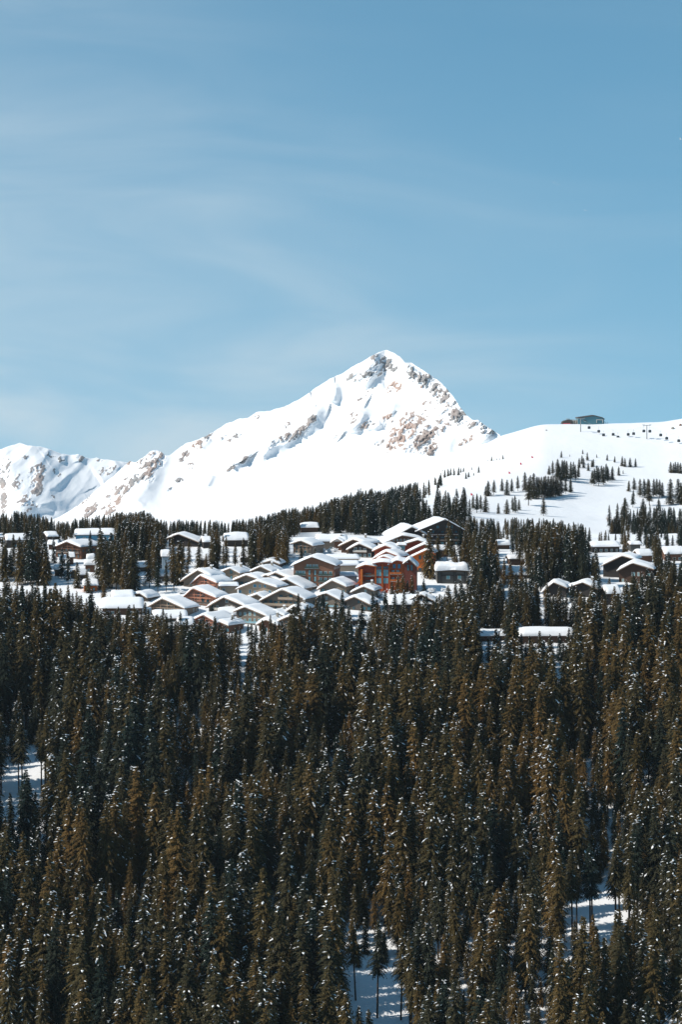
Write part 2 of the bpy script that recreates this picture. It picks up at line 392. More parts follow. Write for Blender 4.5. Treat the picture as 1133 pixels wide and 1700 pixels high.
BLOBS_MAIN = [
    (643,603,24,10,25,.9,.05),(606,624,24,8,-8,1.,.0),(628,612,12,8,0,.7,.1),
    (686,620,16,10,60,1.0,.1),(708,632,26,13,40,1.0,.1),(733,655,14,16,60,.9,.1),(720,628,14,8,40,.8,.1),
    (748,680,18,18,50,.85,.2),(765,692,16,12,30,.9,.1),(780,704,12,8,30,.75,.1),(806,712,18,9,35,.9,.1),(775,732,14,5,-30,.7,.6),
    (672,712,34,15,-52,.95,.85),(700,730,32,16,-45,.95,.45),(712,745,14,10,-50,1.0,.5),(646,742,10,6,-40,1.0,.6),(690,700,26,12,-40,.7,.6),(728,712,22,14,-35,.6,.4),
    (657,641,14,8,-40,.75,1.),(642,691,9,6,-20,.85,1.),(702,643,4,3,0,.9,1.),(654,699,4,4,0,.7,1.),(718,672,14,8,0,.5,.6),(660,685,5,4,0,.8,.9),
    (498,718,20,7,-38,1.0,.35),(475,728,20,6,-25,.95,.3),(455,738,14,5,-25,.8,.3),(518,696,8,10,-60,.85,.2),(520,676,5,10,80,.7,.2),
    (608,706,16,5,-32,.9,.3),(588,692,14,6,-50,.65,.3),(560,722,10,6,-40,.6,.2),(630,735,9,4,-25,.7,.2),(605,655,18,4,-35,.45,.3),
    (405,764,9,6,-30,.9,.2),(384,777,9,5,-40,.85,.2),(395,721,12,4,-10,.75,.3),(375,728,7,9,70,.6,.3),(425,692,5,3,-30,.8,.3),(475,706,8,4,-40,.55,.2),
    (329,738,9,6,-30,1.,.8),(343,726,7,6,-40,.9,.2),(306,752,9,5,-20,.8,.3),(300,762,8,4,0,.6,.2),(318,770,6,3,0,.5,.2),(316,776,4,3,0,.5,.1),
    (252,770,12,18,15,.85,.55),(262,758,10,14,20,.9,.3),(235,768,12,10,-45,.75,.3),(226,795,26,10,-25,.9,.1),(205,812,22,9,-30,.85,.2),(245,790,10,12,-40,.8,.4),
    (186,826,20,8,-38,.85,.4),(150,848,26,8,-35,.9,.3),(178,845,14,9,20,.85,.6),(192,830,8,7,0,.8,.6),(213,765,8,6,0,.9,.5),(140,832,18,5,-38,.7,.2),(266,765,7,12,20,.8,.1),
    (298,796,6,4,0,.7,.1),(282,812,6,3,-30,.6,.1),(340,795,4,3,0,.6,.1),
]
mountain('snowy_mountain', 'sharp snow covered mountain peak with rocky right ridge', CREST_MAIN, 40, 920, 1.25, 300, 3050, ([40, 640, 830, 920], [3400, 3520, 3180, 3120]), 905, RIBS_MAIN, BLOBS_MAIN, 9, 745, 3.0)
CREST_L = [(-140,770),(-60,752),(0,746.5),(15,740.5),(33,735),(45,739),(60,741.5),(72,742),(90,749),(102,753.5),(120,754.7),(130,753.5),(140,758.5),(150,761.5),(160,760),(168,762),(180,763.7),(192,764.6),(207,767.5),(240,772),(330,790),(420,830)]
RIBS_L = [
    ([(33,736),(52,758),(62,782),(66,820),(70,850)], 95, 60, 34), ([(72,743),(92,768),(118,796)], 30, 46, 40), ([(-10,748),(8,775),(14,806),(40,850)], 80, 40, 30),
    ([(96,790),(112,812),(104,830),(90,858)], 40, 30, 40), ([(130,754),(134,766)], 22, 10, 9), ([(104,755),(102,766)], 18, 10, 8), ([(200,770),(180,790),(165,800)], 26, 24, 14),
]
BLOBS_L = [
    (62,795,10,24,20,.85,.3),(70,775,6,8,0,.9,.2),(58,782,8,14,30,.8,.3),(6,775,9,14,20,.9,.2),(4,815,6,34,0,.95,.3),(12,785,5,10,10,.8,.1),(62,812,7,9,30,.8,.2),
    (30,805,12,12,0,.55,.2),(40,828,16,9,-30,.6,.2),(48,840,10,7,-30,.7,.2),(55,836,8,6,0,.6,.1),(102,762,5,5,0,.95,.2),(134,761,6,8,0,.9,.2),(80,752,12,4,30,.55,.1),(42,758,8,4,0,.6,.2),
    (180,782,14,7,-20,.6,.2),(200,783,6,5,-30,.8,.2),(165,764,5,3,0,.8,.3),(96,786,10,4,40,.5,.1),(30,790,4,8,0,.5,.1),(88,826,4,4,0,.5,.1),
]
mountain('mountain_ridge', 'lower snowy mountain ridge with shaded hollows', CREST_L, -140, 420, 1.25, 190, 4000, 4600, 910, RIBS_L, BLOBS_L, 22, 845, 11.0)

# ------------------------------------------------------------------ houses
KEEP = []     # screen rectangles of buildings, with depth, that random trees keep clear of
HOUSES = []   # (short tag, px0, px1, py0, py1, depth)
def grid_snow(name, xs_profile, y0, y1, T, seed, mat, parent, nu=18, nv=10):
    """thick rounded snow slab over a roof profile given as [(x,z) left eave, apex, right eave]"""
    (xl, zl), (xa, za), (xr, zr) = xs_profile
    us = 0.5 - 0.5 * np.cos(np.linspace(0, math.pi, nu)); vs = 0.5 - 0.5 * np.cos(np.linspace(0, math.pi, nv))
    U, Vv = np.meshgrid(us, vs, indexing='ij')
    x = xl - .2 + (xr - xl + .4) * U; y = y0 - .15 + (y1 - y0 + .3) * Vv
    zz = np.interp(x, [xl, xa, xr], [zl, za, zr])
    soft = np.minimum(np.abs(x - xa) / 1.1, 1); zs = zz - 0.35 * (1 - soft) ** 2 * min(1, (za - min(zl, zr)) / 2)
    e = (1 - np.abs(2 * U - 1) ** 16) ** .5 * (1 - np.abs(2 * Vv - 1) ** 16) ** .5
    nz = fbm(x / 2.6 + seed * 7.1, y / 2.6 + seed * 3.3, 3) - .5
    lump = fbm(x / 6.5 + seed * 5.1, y / 6.5, 2) - .5
    thick = T * e * np.clip(1 + 0.5 * nz + 0.55 * lump, .35, 2) * (.8 if zl != zr or za - zl > 1.2 else 1)
    x = x + (vnoise(y / 1.7 + seed, x * 0 + seed) - .5) * .5 * np.abs(2 * U - 1) ** 4
    slid = sstep(.5, .62, fbm(y / 3.1 + seed * 2.7, x / 9.0 + seed, 2)) * sstep(.72, .95, np.abs(2 * U - 1))
    thick = thick * (1 - .55 * slid)
    top = np.stack([x, y, zs + thick + 0.02], -1); bot = np.stack([x, y, zz + 0.012 + 0 * x], -1)
    n = nu * nv; I = np.arange(n).reshape(nu, nv)
    V = np.concatenate([top.reshape(-1, 3), bot.reshape(-1, 3)])
    q = [np.stack([I[:-1, :-1], I[1:, :-1], I[1:, 1:], I[:-1, 1:]], -1).reshape(-1, 4), np.stack([I[:-1, :-1], I[:-1, 1:], I[1:, 1:], I[1:, :-1]], -1).reshape(-1, 4) + n]
    for ed in (I[:, 0], I[::-1, -1], I[-1, :], I[0, ::-1]):
        q.append(np.stack([ed[:-1], ed[:-1] + n, ed[1:] + n, ed[1:]], -1))
    o = obj(name, mesh_np(name, V, np.concatenate(q), mat), parent)
    return o
def window(parent, o, u, w, h, n, frame, glass, mull=1, trans=0):
    """o: centre of the sill, u: unit vector along the wall, n: outward normal (2D xy)"""
    fw = 0.13
    def bar(mb, a0, a1, b0, b1, t0, t1):
        c = []
        for tt in (t0, t1):
            for (a, b) in ((a0, b0), (a1, b0), (a1, b1), (a0, b1)):
                c.append((o[0] + u[0] * a + n[0] * tt, o[1] + u[1] * a + n[1] * tt, o[2] + b))
        k = len(mb.v); mb.v += c
        mb.f += [(k,k+1,k+2,k+3),(k+7,k+6,k+5,k+4),(k,k+4,k+5,k+1),(k+1,k+5,k+6,k+2),(k+2,k+6,k+7,k+3),(k+3,k+7,k+4,k)]
    m = MB()
    bar(m, -w/2, -w/2+fw, 0, h, -.02, .09); bar(m, w/2-fw, w/2, 0, h, -.02, .09)
    bar(m, -w/2+fw, w/2-fw, 0, fw, -.02, .09); bar(m, -w/2+fw, w/2-fw, h-fw, h, -.02, .09)
    for i in range(mull):
        c = -w/2 + w * (i + 1) / (mull + 1); bar(m, c-.045, c+.045, fw, h-fw, -.02, .08)
    if trans: bar(m, -w/2+fw, w/2-fw, h*.62, h*.62+.09, -.02, .075)
    fo = m.build('window', frame, parent)
    g = MB(); bar(g, -w/2+fw+.002, w/2-fw-.002, fw+.002, h-fw-.002, 0.01, .04); g.build('pane', glass, fo)
    return fo
def railing(parent, x0, x1, y, depth, z, mat, slab_mat, glass=False):
    b = MB().box(x0, x1, y - depth, y, z - .18, z).build('balcony', slab_mat, parent)
    r = MB()
    if glass: r.box(x0, x1, y-depth, y-depth+.06, z+.08, z+.95)
    else:
        r.box(x0, x1, y-depth, y-depth+.08, z+.86, z+.98); r.box(x0, x1, y-depth+.01, y-depth+.06, z+.12, z+.8)
    n = max(2, int((x1-x0)/1.8))
    for i in range(n+1):
        c = x0+.06+(x1-x0-.12)*i/n; r.box(c-.05, c+.05, y-depth-.02, y-depth, z, z+1.0)
    r.build('railing', mat, b)
    s = MB().box(x0+.1, x1-.1, y-depth+.1, y-.3, z+.002, z+.14).build('balcony_snow', M_ROOFSNOW, b)
    return b
def section(parent, prof, y0, y1, wall, T=1.1, ovf=1.6, ovs=0.8, ovb=0.5, base=-5.0, trim=None, seed=0, snow=True, roofmat=None):
    (xl, zl), (xa, za), (xr, zr) = prof
    def under(x): return float(np.interp(x, [xl, xa, xr], [zl, za, zr])) - .32
    wl, wr = xl + ovs, xr - ovs
    pts = [(wl, base), (wr, base), (wr, under(wr)), (xa, za - .32), (wl, under(wl))]
    MB().prism_y(pts, y0, y1).build('wall', wall, parent)
    r = MB().prism_y([(xl, zl - .3), (xa, za - .3), (xr, zr - .3), (xr, zr), (xa, za), (xl, zl)], y0 - ovf, y1 + ovb)
    ro = r.build('roof', roofmat or M_ROOF, parent)
    tm = trim or M_TRIM
    for a, b in (((xl, zl), (xa, za)), ((xa, za), (xr, zr))):
        m = MB().prism_y([(a[0], a[1]-.42), (b[0], b[1]-.42), (b[0], b[1]+.05), (a[0], a[1]+.05)], y0-ovf-.09, y0-ovf-.005); m.build('barge_board', tm, ro)
    if snow: grid_snow('snow', prof, y0 - ovf, y1 + ovb, T, seed, M_ROOFSNOW, ro)
    return wl, wr, under
def facade(parent, wl, wr, xa, under, y0, R, frame, glass, storeys=None, dens=.75, balcony=None, zmin=.4, gable=True, railmat=None):
    """rows of windows over a gable front, floor by floor, kept under the slope of the roof"""
    top = under(xa); n = 0; z = zmin; k = 0
    while z + 1.6 < top:
        h = 1.5
        xs = np.arange(wl + .9, wr - .7, 2.35)
        xs = xs + ((wr + wl) / 2 - (xs[0] + xs[-1]) / 2) if len(xs) else xs
        ok = [x for x in xs if under(x - .8) > z + h + .2 and under(x + .8) > z + h + .2]
        if balcony and k in balcony and len(ok) >= 2:
            railing(parent, ok[0] - 1.1, ok[-1] + 1.1, y0 - .01, .95, z - .35, railmat or frame, M_TRIM)
        for x in ok:
            if R.random() < dens:
                w = R.choice((1.1, 1.4, 1.7)); hh = h + R.choice((0, 0, .35))
                if under(x - w/2) < z + hh + .15 or under(x + w/2) < z + hh + .15: hh = h
                window(parent, (x, y0, z), (1, 0), w, hh, (0, -1), frame, glass, R.choice((1, 1, 0, 2))); n += 1
        z += 2.75; k += 1
def side_windows(parent, xr, y0, y1, zlo, zhi, R, frame, glass, dens=.7):
    z = zlo
    while z + 1.7 < zhi:
        for y in np.arange(y0 + 1.6, y1 - 1.2, 2.7):
            if R.random() < dens: window(parent, (xr, float(y), z), (0, 1), R.choice((1.1, 1.4)), 1.35, (1, 0), frame, glass, 1)
        z += 2.75
def chimney(parent, x, y, z):
    c = MB().box(x-.45, x+.45, y-.4, y+.4, z-1.5, z+1.5).build('chimney', W['stone'], parent)
    MB().box(x-.5, x+.5, y-.45, y+.45, z+1.501, z+1.95).build('chimney_snow', M_ROOFSNOW, c)
def timber(parent, wl, wr, xa, under, y, mat):
    for i in range(5):
        x = wl + (wr - wl) * (i + .5) / 5
        MB().box(x-.11, x+.11, y-.72, y-.5, -2.0, under(x) - .02).build('post', mat, parent)
    zb = min(under(wl), under(wr)) - .15
    MB().box(wl, wr, y-.75, y-.47, zb-.28, zb).build('beam', mat, parent)
    MB().box(wl*.55+xa*.45, wr*.55+xa*.45, y-.74, y-.48, zb+1.0, zb+1.22).build('beam', mat, parent)

HN = [0]
def gable_house(tagname, label, apex, eL, eR, base, yaw, L, wall, T=1.1, name='chalet', cat='chalet', frame=None, glass=None, trim=None, tim=False, bal=None, chim=False, dens=.75, keep=None, sidewin=True, zmin=None, dpx=0, rail=None):
    HN[0] += 1; seed = HN[0]; R = random.Random(seed * 13)
    px = apex[0]; d = gd(px, base) + dpx; s = d / F; c = math.cos(math.radians(yaw))
    zg = (HY - base) * s
    o = empty(name, ((px - CX) * s, d, zg), -math.radians(yaw), label, cat)
    prof = [((eL[0] - px) * s / c, (base - eL[1]) * s), (0.0, (base - apex[1]) * s), ((eR[0] - px) * s / c, (base - eR[1]) * s)]
    wl, wr, un = section(o, prof, 1.1, 1.1 + L, W[wall], T, trim=trim, seed=seed)
    if bal is None and dens > .45 and R.random() < .6: bal = (R.choice((0, 1)),)
    fr = frame or (M_FRAMEW if R.random() < .55 else M_FRAMED); gl = glass or M_GLASS
    z0 = zmin if zmin is not None else .35
    facade(o, wl, wr, 0.0, un, 1.1, R, fr, gl, dens=dens, balcony=bal, zmin=z0, railmat=rail)
    if sidewin and yaw > 8: side_windows(o, wr, 1.1, 1.1 + L, z0, un(wr), R, fr, gl)
    if tim: timber(o, wl, wr, 0.0, un, 1.1, trim or M_TRIM)
    if chim or R.random() < .3: chimney(o, prof[2][0] * .35, 1.1 + L * .6, un(prof[2][0] * .35) + T)
    x0, x1 = eL[0], eR[0] + max(0, L * math.sin(math.radians(yaw)) / s * .8)
    KEEP.append((x0, apex[1] - T / s, x1, keep if keep else base, d)); HOUSES.append((tagname, x0, x1, apex[1], base, d))
    return o
def side_house(tagname, label, x0, x1, ytop, yeave, base, wall, depth=9.0, yaw=8, T=1.2, name='chalet', cat='chalet', frame=None, glass=None, dens=.6, pitch=None, keep=None, chim=False, wins=True, gable_wall=None):
    """house whose eave faces the viewer; its ridge runs across the picture. yaw > 0 shows the right gable end"""
    HN[0] += 1; seed = HN[0]; R = random.Random(seed * 13)
    d = gd((x0 + x1) / 2, base); s = d / F; L = (x1 - x0) * s - .8
    zg = (HY - base) * s; ph = math.radians(-90 + yaw)
    ox = (x0 - CX) * s + .4
    o = empty(name, (ox, d + depth / 2, zg), ph, label, cat)
    ze = (base - yeave) * s; rise = min((yeave - ytop) * s * .75, depth * .28) if pitch is None else depth * .5 * pitch
    prof = [(-depth / 2, ze), (0.0, ze + max(.3, rise)), (depth / 2, ze)]
    wl, wr, un = section(o, prof, .6, L - .6, W[wall], T, ovf=.6, ovs=.7, ovb=.6, seed=seed)
    fr = frame or M_FRAMEW
    if wins: side_windows(o, wr, .6, L - .6, .5, un(wr), R, fr, glass or M_GLASS, dens)
    if chim: chimney(o, 1.0, L * .6, un(1.0) + T)
    KEEP.append((x0, ytop, x1, keep if keep else base, d)); HOUSES.append((tagname, x0, x1, ytop, base, d))
    return o

G, S = gable_house, side_house
# --- left group
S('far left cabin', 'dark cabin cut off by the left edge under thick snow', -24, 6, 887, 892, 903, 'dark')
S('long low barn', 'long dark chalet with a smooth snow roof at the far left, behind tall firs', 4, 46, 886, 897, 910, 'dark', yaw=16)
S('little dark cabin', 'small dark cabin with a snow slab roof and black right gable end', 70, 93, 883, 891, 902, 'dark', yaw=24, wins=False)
S('blue walled lodge', 'long chalet with a turquoise blue wall and snow roof beneath the tree line', 121, 191, 877, 888, 898, 'blue', yaw=5, dens=.35)
G('brown timber chalet', 'brown timber chalet with exposed beams and a wide gable at the left', (111,899), (86,910), (136,907), 927, 32, 15, 'brown', T=1.3, trim=W['brown'], tim=True, bal=(1,), frame=M_FRAMED, keep=920)
S('snow annex', 'low snow covered annex on the left of the brown timber chalet', 76, 97, 898, 904, 913, 'dbrown', yaw=4, wins=False)
S('upper stacked hut', 'tiny hut with a tall snow cap below the brown timber chalet', 96, 110, 918, 929, 940, 'dbrown', depth=5, T=1.5, wins=False)
S('brown porch hut', 'narrow brown hut half behind a dark fir, tall snow cap on top', 111, 124, 917, 925, 938, 'brown', depth=5, T=1.5, wins=False)
S('snow mound hut', 'squat hut almost buried in snow beside the conspicuous dark fir', 86, 106, 932, 946, 957, 'dbrown', depth=6, T=1.5, wins=False)
S('buried corner hut', 'small hut buried in snow behind the large brown firs at the left edge', 12, 29, 936, 950, 957, 'dbrown', depth=6, T=1.5, wins=False)
S('red window hut', 'small dark red hut with one pale window under a two step snow roof', 137, 159, 930, 938, 951, 'brown', depth=6, T=1.5, dens=1.0, yaw=3)
S('snow capped hut', 'little hut with a cushion of snow just above the red window hut', 141, 158, 919, 929, 936, 'dbrown', depth=5, T=1.9, wins=False)
S('black gable shed', 'black shed with a white roof slope and a triangular black gable at right', 120, 143, 942, 955, 965, 'dark', depth=9, yaw=40, T=.8, wins=False)
S('white lean-to', 'low shed under a broad snow slab next to the black gable shed', 142, 166, 949, 961, 966, 'dark', depth=7, yaw=10, wins=False)
S('orange hut', 'low hut with an orange red wall at the edge of the snow field', 134, 163, 962, 972, 983, 'orange', depth=7, T=1.6, dens=.9, frame=M_FRAMED, glass=M_GLASSL)
# --- lower left group
S('flat snow house', 'broad low chalet with a flat snow roof above the treetops at lower left', 164, 237, 992, 1010, 1022, 'dbrown', depth=14, yaw=4, T=1.4, dens=.5)
G('small grey dormer', 'small grey gable rising from the broad flat snow roof', (213,996), (198,1005), (229,1006), 1012, 12, 6, 'grey', T=.9, name='gable_hut', cat='chalet', dens=.3)
G('rear grey gable', 'grey gabled chalet just above the broad flat snow roof', (232,984), (219,988.5), (246,992), 998, 26, 9, 'dgrey', T=1.5, dens=.3)
S('left snow terrace', 'low snow heaped outbuilding left of the grey gabled chalet', 181, 222, 982, 993, 1002, 'dgrey', depth=9, T=1.6, wins=False)
G('grey balcony chalet', 'weathered chalet with a row of balcony posts and long roof, lower left', (270,993), (245,1008), (309,1008), 1020, 28, 11, 'grey', T=1.2, tim=True, bal=(0,), zmin=1.0)
S('snow garage', 'low garage under a thick rounded slab of snow among treetops', 249, 311, 1013, 1027, 1034, 'dgrey', depth=9, T=1.5, wins=False)
G('pink timber low chalet', 'low pink timber chalet with a long snow roof stretching right', (338,1020), (318,1031), (362,1032), 1046, 30, 14, 'pink', T=1.5, trim=M_TRIMRED, tim=True)
S('snow roll annex', 'small annex under a roll of snow left of the low pink chalet', 291, 322, 1025, 1038, 1047, 'dgrey', depth=7, T=1.9, wins=False)
G('brown arch gable', 'short brown gable in front of the low pink timber chalet', (364,1031), (354,1039), (381,1037), 1050, 34, 10, 'brown', T=1.5, dens=.3)
# --- main cluster
G('upper left arched chalet', 'arched snow roof chalet topmost at the left of the grey cluster', (329,946), (299,966), (352,956), 976, 30, 10, 'grey', T=1.3)
G('second arched gable', 'narrow gable tucked between the arched chalet and the pink chalet', (327,950), (316,960), (345,957), 974, 30, 9, 'pink', T=1.2, trim=M_TRIMRED)
G('upper pink chalet', 'pink timber chalet with trussed gable, higher of the two pink ones', (333,955), (316,970), (361,966), 980, 30, 12, 'pink', T=1.3, trim=M_TRIMRED, tim=True, bal=(0,), zmin=.8)
G('lower pink chalet', 'pink timber chalet with trussed gable beside the shaded snow field', (321,976), (303,992), (360,990), 1004, 28, 10, 'pink', T=1.5, trim=M_TRIMRED, tim=True, bal=(0,), zmin=.9)
G('green window chalet', 'beige chalet with a green and a blue window below dark firs', (382,943), (358,954), (399,951), 964, 22, 12, 'beige', T=1.1, chim=True, glass=M_GLASSL)
G('grey middle chalet', 'grey chalet with a low snow gable left of centre in the cluster', (409,954), (383,966), (432,961), 974, 24, 11, 'grey', T=1.2)
G('plain grey gable', 'blank grey brown gable at the back of the cluster', (433,940), (413,950), (453,949), 961, 20, 13, 'grey', T=.9, chim=True, dens=.0)
S('flat roofed annex', 'flat roofed pinkish annex with a tidy band of snow', 361, 397, 966, 973, 994, 'beige', depth=7, yaw=4, T=1.1, pitch=.03, dens=.8)
G('blue shutter chalet', 'beige chalet with bright blue shutters in the middle of the cluster', (427,964), (391,979), (461,974), 998, 20, 12, 'beige', T=1.0, glass=W['blue'], frame=M_FRAMEW, dens=.85)
G('shaded blue gable', 'grey gable with a row of deep blue windows under the eaves', (442,954), (425,963), (465,963), 974, 24, 11, 'grey', T=1.2, glass=W['blue'])
G('long roof chalet', 'chalet whose long straight snow roof slants down towards the brown hotel', (458,950), (446,956), (500,966), 976, 26, 12, 'dgrey', T=1.3)
G('corner roof chalet', 'small chalet with a rounded snow roof against the brown hotel', (485,946), (472,954), (503,956), 966, 26, 10, 'grey', T=1.5, dens=.3)
G('back row snow roof', 'low chalet with a flat snow roof below the tall dark firs', (450,930), (433,935), (465,936), 946, 12, 10, 'dgrey', T=1.4, dens=.2)
G('right grey gable', 'grey gable stacked behind the large grey chalet', (476,961), (454,969), (506,976), 984, 24, 12, 'grey', T=1.4, dens=.5)
G('beige wedge chalet', 'small beige gable left of the large grey chalet', (427,986), (403,996), (442,995), 1009, 18, 10, 'beige', T=1.2, dens=.35)
G('large grey chalet', 'large wide grey chalet with a pale balcony high in its gable', (469,978), (430,999), (508,993), 1016, 22, 13, 'grey', T=1.2, bal=(1,2), zmin=.3, dens=.9, rail=W['beige'])
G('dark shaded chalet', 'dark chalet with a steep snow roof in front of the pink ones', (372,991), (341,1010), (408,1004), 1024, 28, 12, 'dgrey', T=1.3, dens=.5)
G('tall window chalet', 'grey chalet with a tall blue glazed front and balcony', (407,1007), (388,1016), (446,1021), 1036, 28, 11, 'grey', T=1.2, glass=M_GLASSL, bal=(0,), dens=1.0, zmin=.7, rail=M_RAILB)
S('pink footed snow hut', 'low hut under lumpy snow left of the tall window chalet', 360, 393, 1008, 1021, 1030, 'pink', depth=8, T=1.5, dens=.5)
G('small grey gable', 'little grey gable right behind the tall window chalet', (455,1014), (446,1020), (473,1022), 1030, 24, 9, 'grey', T=1.2, dens=.0)
G('brown snow bundle chalet', 'low brown chalet under a bulging snow roof at the forest edge', (442,1028), (425,1038), (462,1037), 1050, 26, 9, 'brown', T=1.9, dens=.3)
G('forest edge grey chalet', 'grey timber chalet with trussed gable at the forest edge', (481,1022), (457,1034), (499,1029), 1052, 26, 11, 'grey', T=1.3, tim=True)
G('arched grey chalet', 'grey chalet with a smooth arched snow roof beside thin firs', (489,1006), (471,1018), (506,1011), 1028, 20, 11, 'dgrey', T=1.4, dens=.3)
# --- hotel and neighbours
hotel = None
def build_hotel():
    base = 978; px = 518; d = gd(px, base); s = d / F
    o = empty('hotel', ((px - CX) * s, d, (HY - base) * s), -math.radians(10), 'large brown hotel with dark green balconies and a broad snow gable', 'hotel')
    prof = [((482 - px) * s, (base - 940) * s), (0, (base - 924) * s), ((559 - px) * s, (base - 938.5) * s)]
    wl, wr, un = section(o, prof, 1.1, 17, W['hotel'], 1.3, ovs=1.2, trim=W['dbrown'], seed=3)
    for k, z in enumerate((.4, 3.3, 6.2)):
        for x in (-1.3, 1.3): window(o, (x, 1.1, z), (1, 0), 1.0, 2.3, (0, -1), M_FRAMED, M_GLASSL, 0, 1)
        for sx in (-1, 1):
            a = (wl + .4) if sx < 0 else 2.7; b = -2.7 if sx < 0 else wr - .4
            if k < 3:
                xs = (a + 1.2, (a + b) / 2, b - 1.2)
                for x in xs: window(o, (x, 1.1, z + .1), (1, 0), 1.5, 1.8, (0, -1), M_FRAMEW, M_GLASSL if (k + int(x)) % 2 else M_GLASS, 1)
                if k > 0: railing(o, a, b, 1.09, 1.0, z - .15, M_RAILG, W['dbrown'])
    MB().box(-.35, .35, .85, 1.09, -3, 8.6).build('timber_panel', W['orange'] if False else W['brown'], o)
    for x in (-2.1, -.75, .75, 2.1): window(o, (x, 1.1, 9.4), (1, 0), 1.1, 1.7, (0, -1), M_FRAMEW, M_GLASSL, 1)
    railing(o, -3.3, 3.3, 1.09, 1.0, 9.15, M_RAILG, W['dbrown'])
    side_windows(o, wr, 1.1, 17, .5, un(wr), random.Random(4), M_FRAMEW, M_GLASS)
    KEEP.append((482, 918, 560, 974, d)); HOUSES.append(('brown hotel', 482, 560, 920, 978, d))
build_hotel()
G('chalet above the hotel', 'grey brown timber chalet with a layered snow roof above the brown hotel', (500,897), (483,903), (521,905.5), 921, 24, 12, 'grey', T=1.4, tim=True, dens=.8)
S('long dormer chalet', 'long chalet with a snow roof and a small gable dormer above the hotel', 522, 578, 888, 899, 914, 'grey', depth=10, yaw=6, T=1.5, dens=.5)
G('brown dormer', 'brown triangular gable poking from the long chalet roof', (560,894), (549,901), (571,900), 914, 12, 5, 'brown', T=1.2, name='gable_porch', cat='chalet', dens=.4)
G('dark arched chalet', 'dark brown chalet with arched snow roof behind the black gable house', (587,895), (563,907), (613,902), 919, 24, 12, 'dbrown', T=1.4, dens=.2)
G('black gable house', 'black chalet with a big cross framed gable window', (597,902), (576,913), (619,911), 926, 14, 11, 'dark', T=1.3, dens=1.0, frame=M_FRAMEW, glass=M_GLASS)
S('cream flat house', 'cream modern house with a wide flat snow roof right of the hotel', 539, 598, 920, 928, 940, 'white', depth=13, yaw=4, T=1.3, pitch=.1, dens=.8)
S('red corner house', 'low red and beige house between the hotel and the orange lodge', 557, 598, 932, 939, 954, 'beige', depth=9, yaw=10, T=1.1, dens=.6)
S('arcade terrace', 'low white arcade with small arches half buried by a snow bank', 551, 596, 948, 957, 968, 'white', depth=9, yaw=3, T=1.3, dens=1.0, pitch=.1)
G('grey railing chalet', 'grey chalet with a pale blue balcony below the snow bank', (552,963), (527,979), (576,973), 988, 22, 11, 'grey', T=1.5, bal=(0,), rail=M_RAILB, glass=M_GLASSL, zmin=.9, dens=.9)
G('lower grey chalet', 'grey chalet with pale railing partly hidden by a crooked fir', (542,984), (516,994), (566,995), 1010, 22, 11, 'grey', T=1.3, bal=(0,), rail=M_RAILB, glass=M_GLASSL, zmin=.9)
G('blue glass chalet', 'rounded snow gable chalet with a blue glazed front under the orange lodge', (604,973), (582,984), (622,980), 998, 16, 11, 'grey', T=1.3, glass=M_GLASSL, dens=1.0, bal=(0,), rail=M_RAILB, zmin=.9)
G('last grey chalet', 'grey chalet with a slanting snow roof left of the dark shaded roofs', (589,990), (572,998), (617,1003), 1014, 22, 10, 'dgrey', T=1.5, dens=.6)
S('low snow shed', 'small shed with a flat snow lid below the grey chalets', 582, 612, 1023, 1030, 1040, 'dgrey', depth=6, T=1.2, wins=False)
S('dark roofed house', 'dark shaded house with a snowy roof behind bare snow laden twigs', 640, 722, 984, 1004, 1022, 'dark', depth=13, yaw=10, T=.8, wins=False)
G('dark gable house', 'dark shaded gable below the leaning snow laden shrubs', (700,986), (662,1004), (734,1004), 1018, 8, 11, 'dark', T=.7, dens=.0, keep=1000)
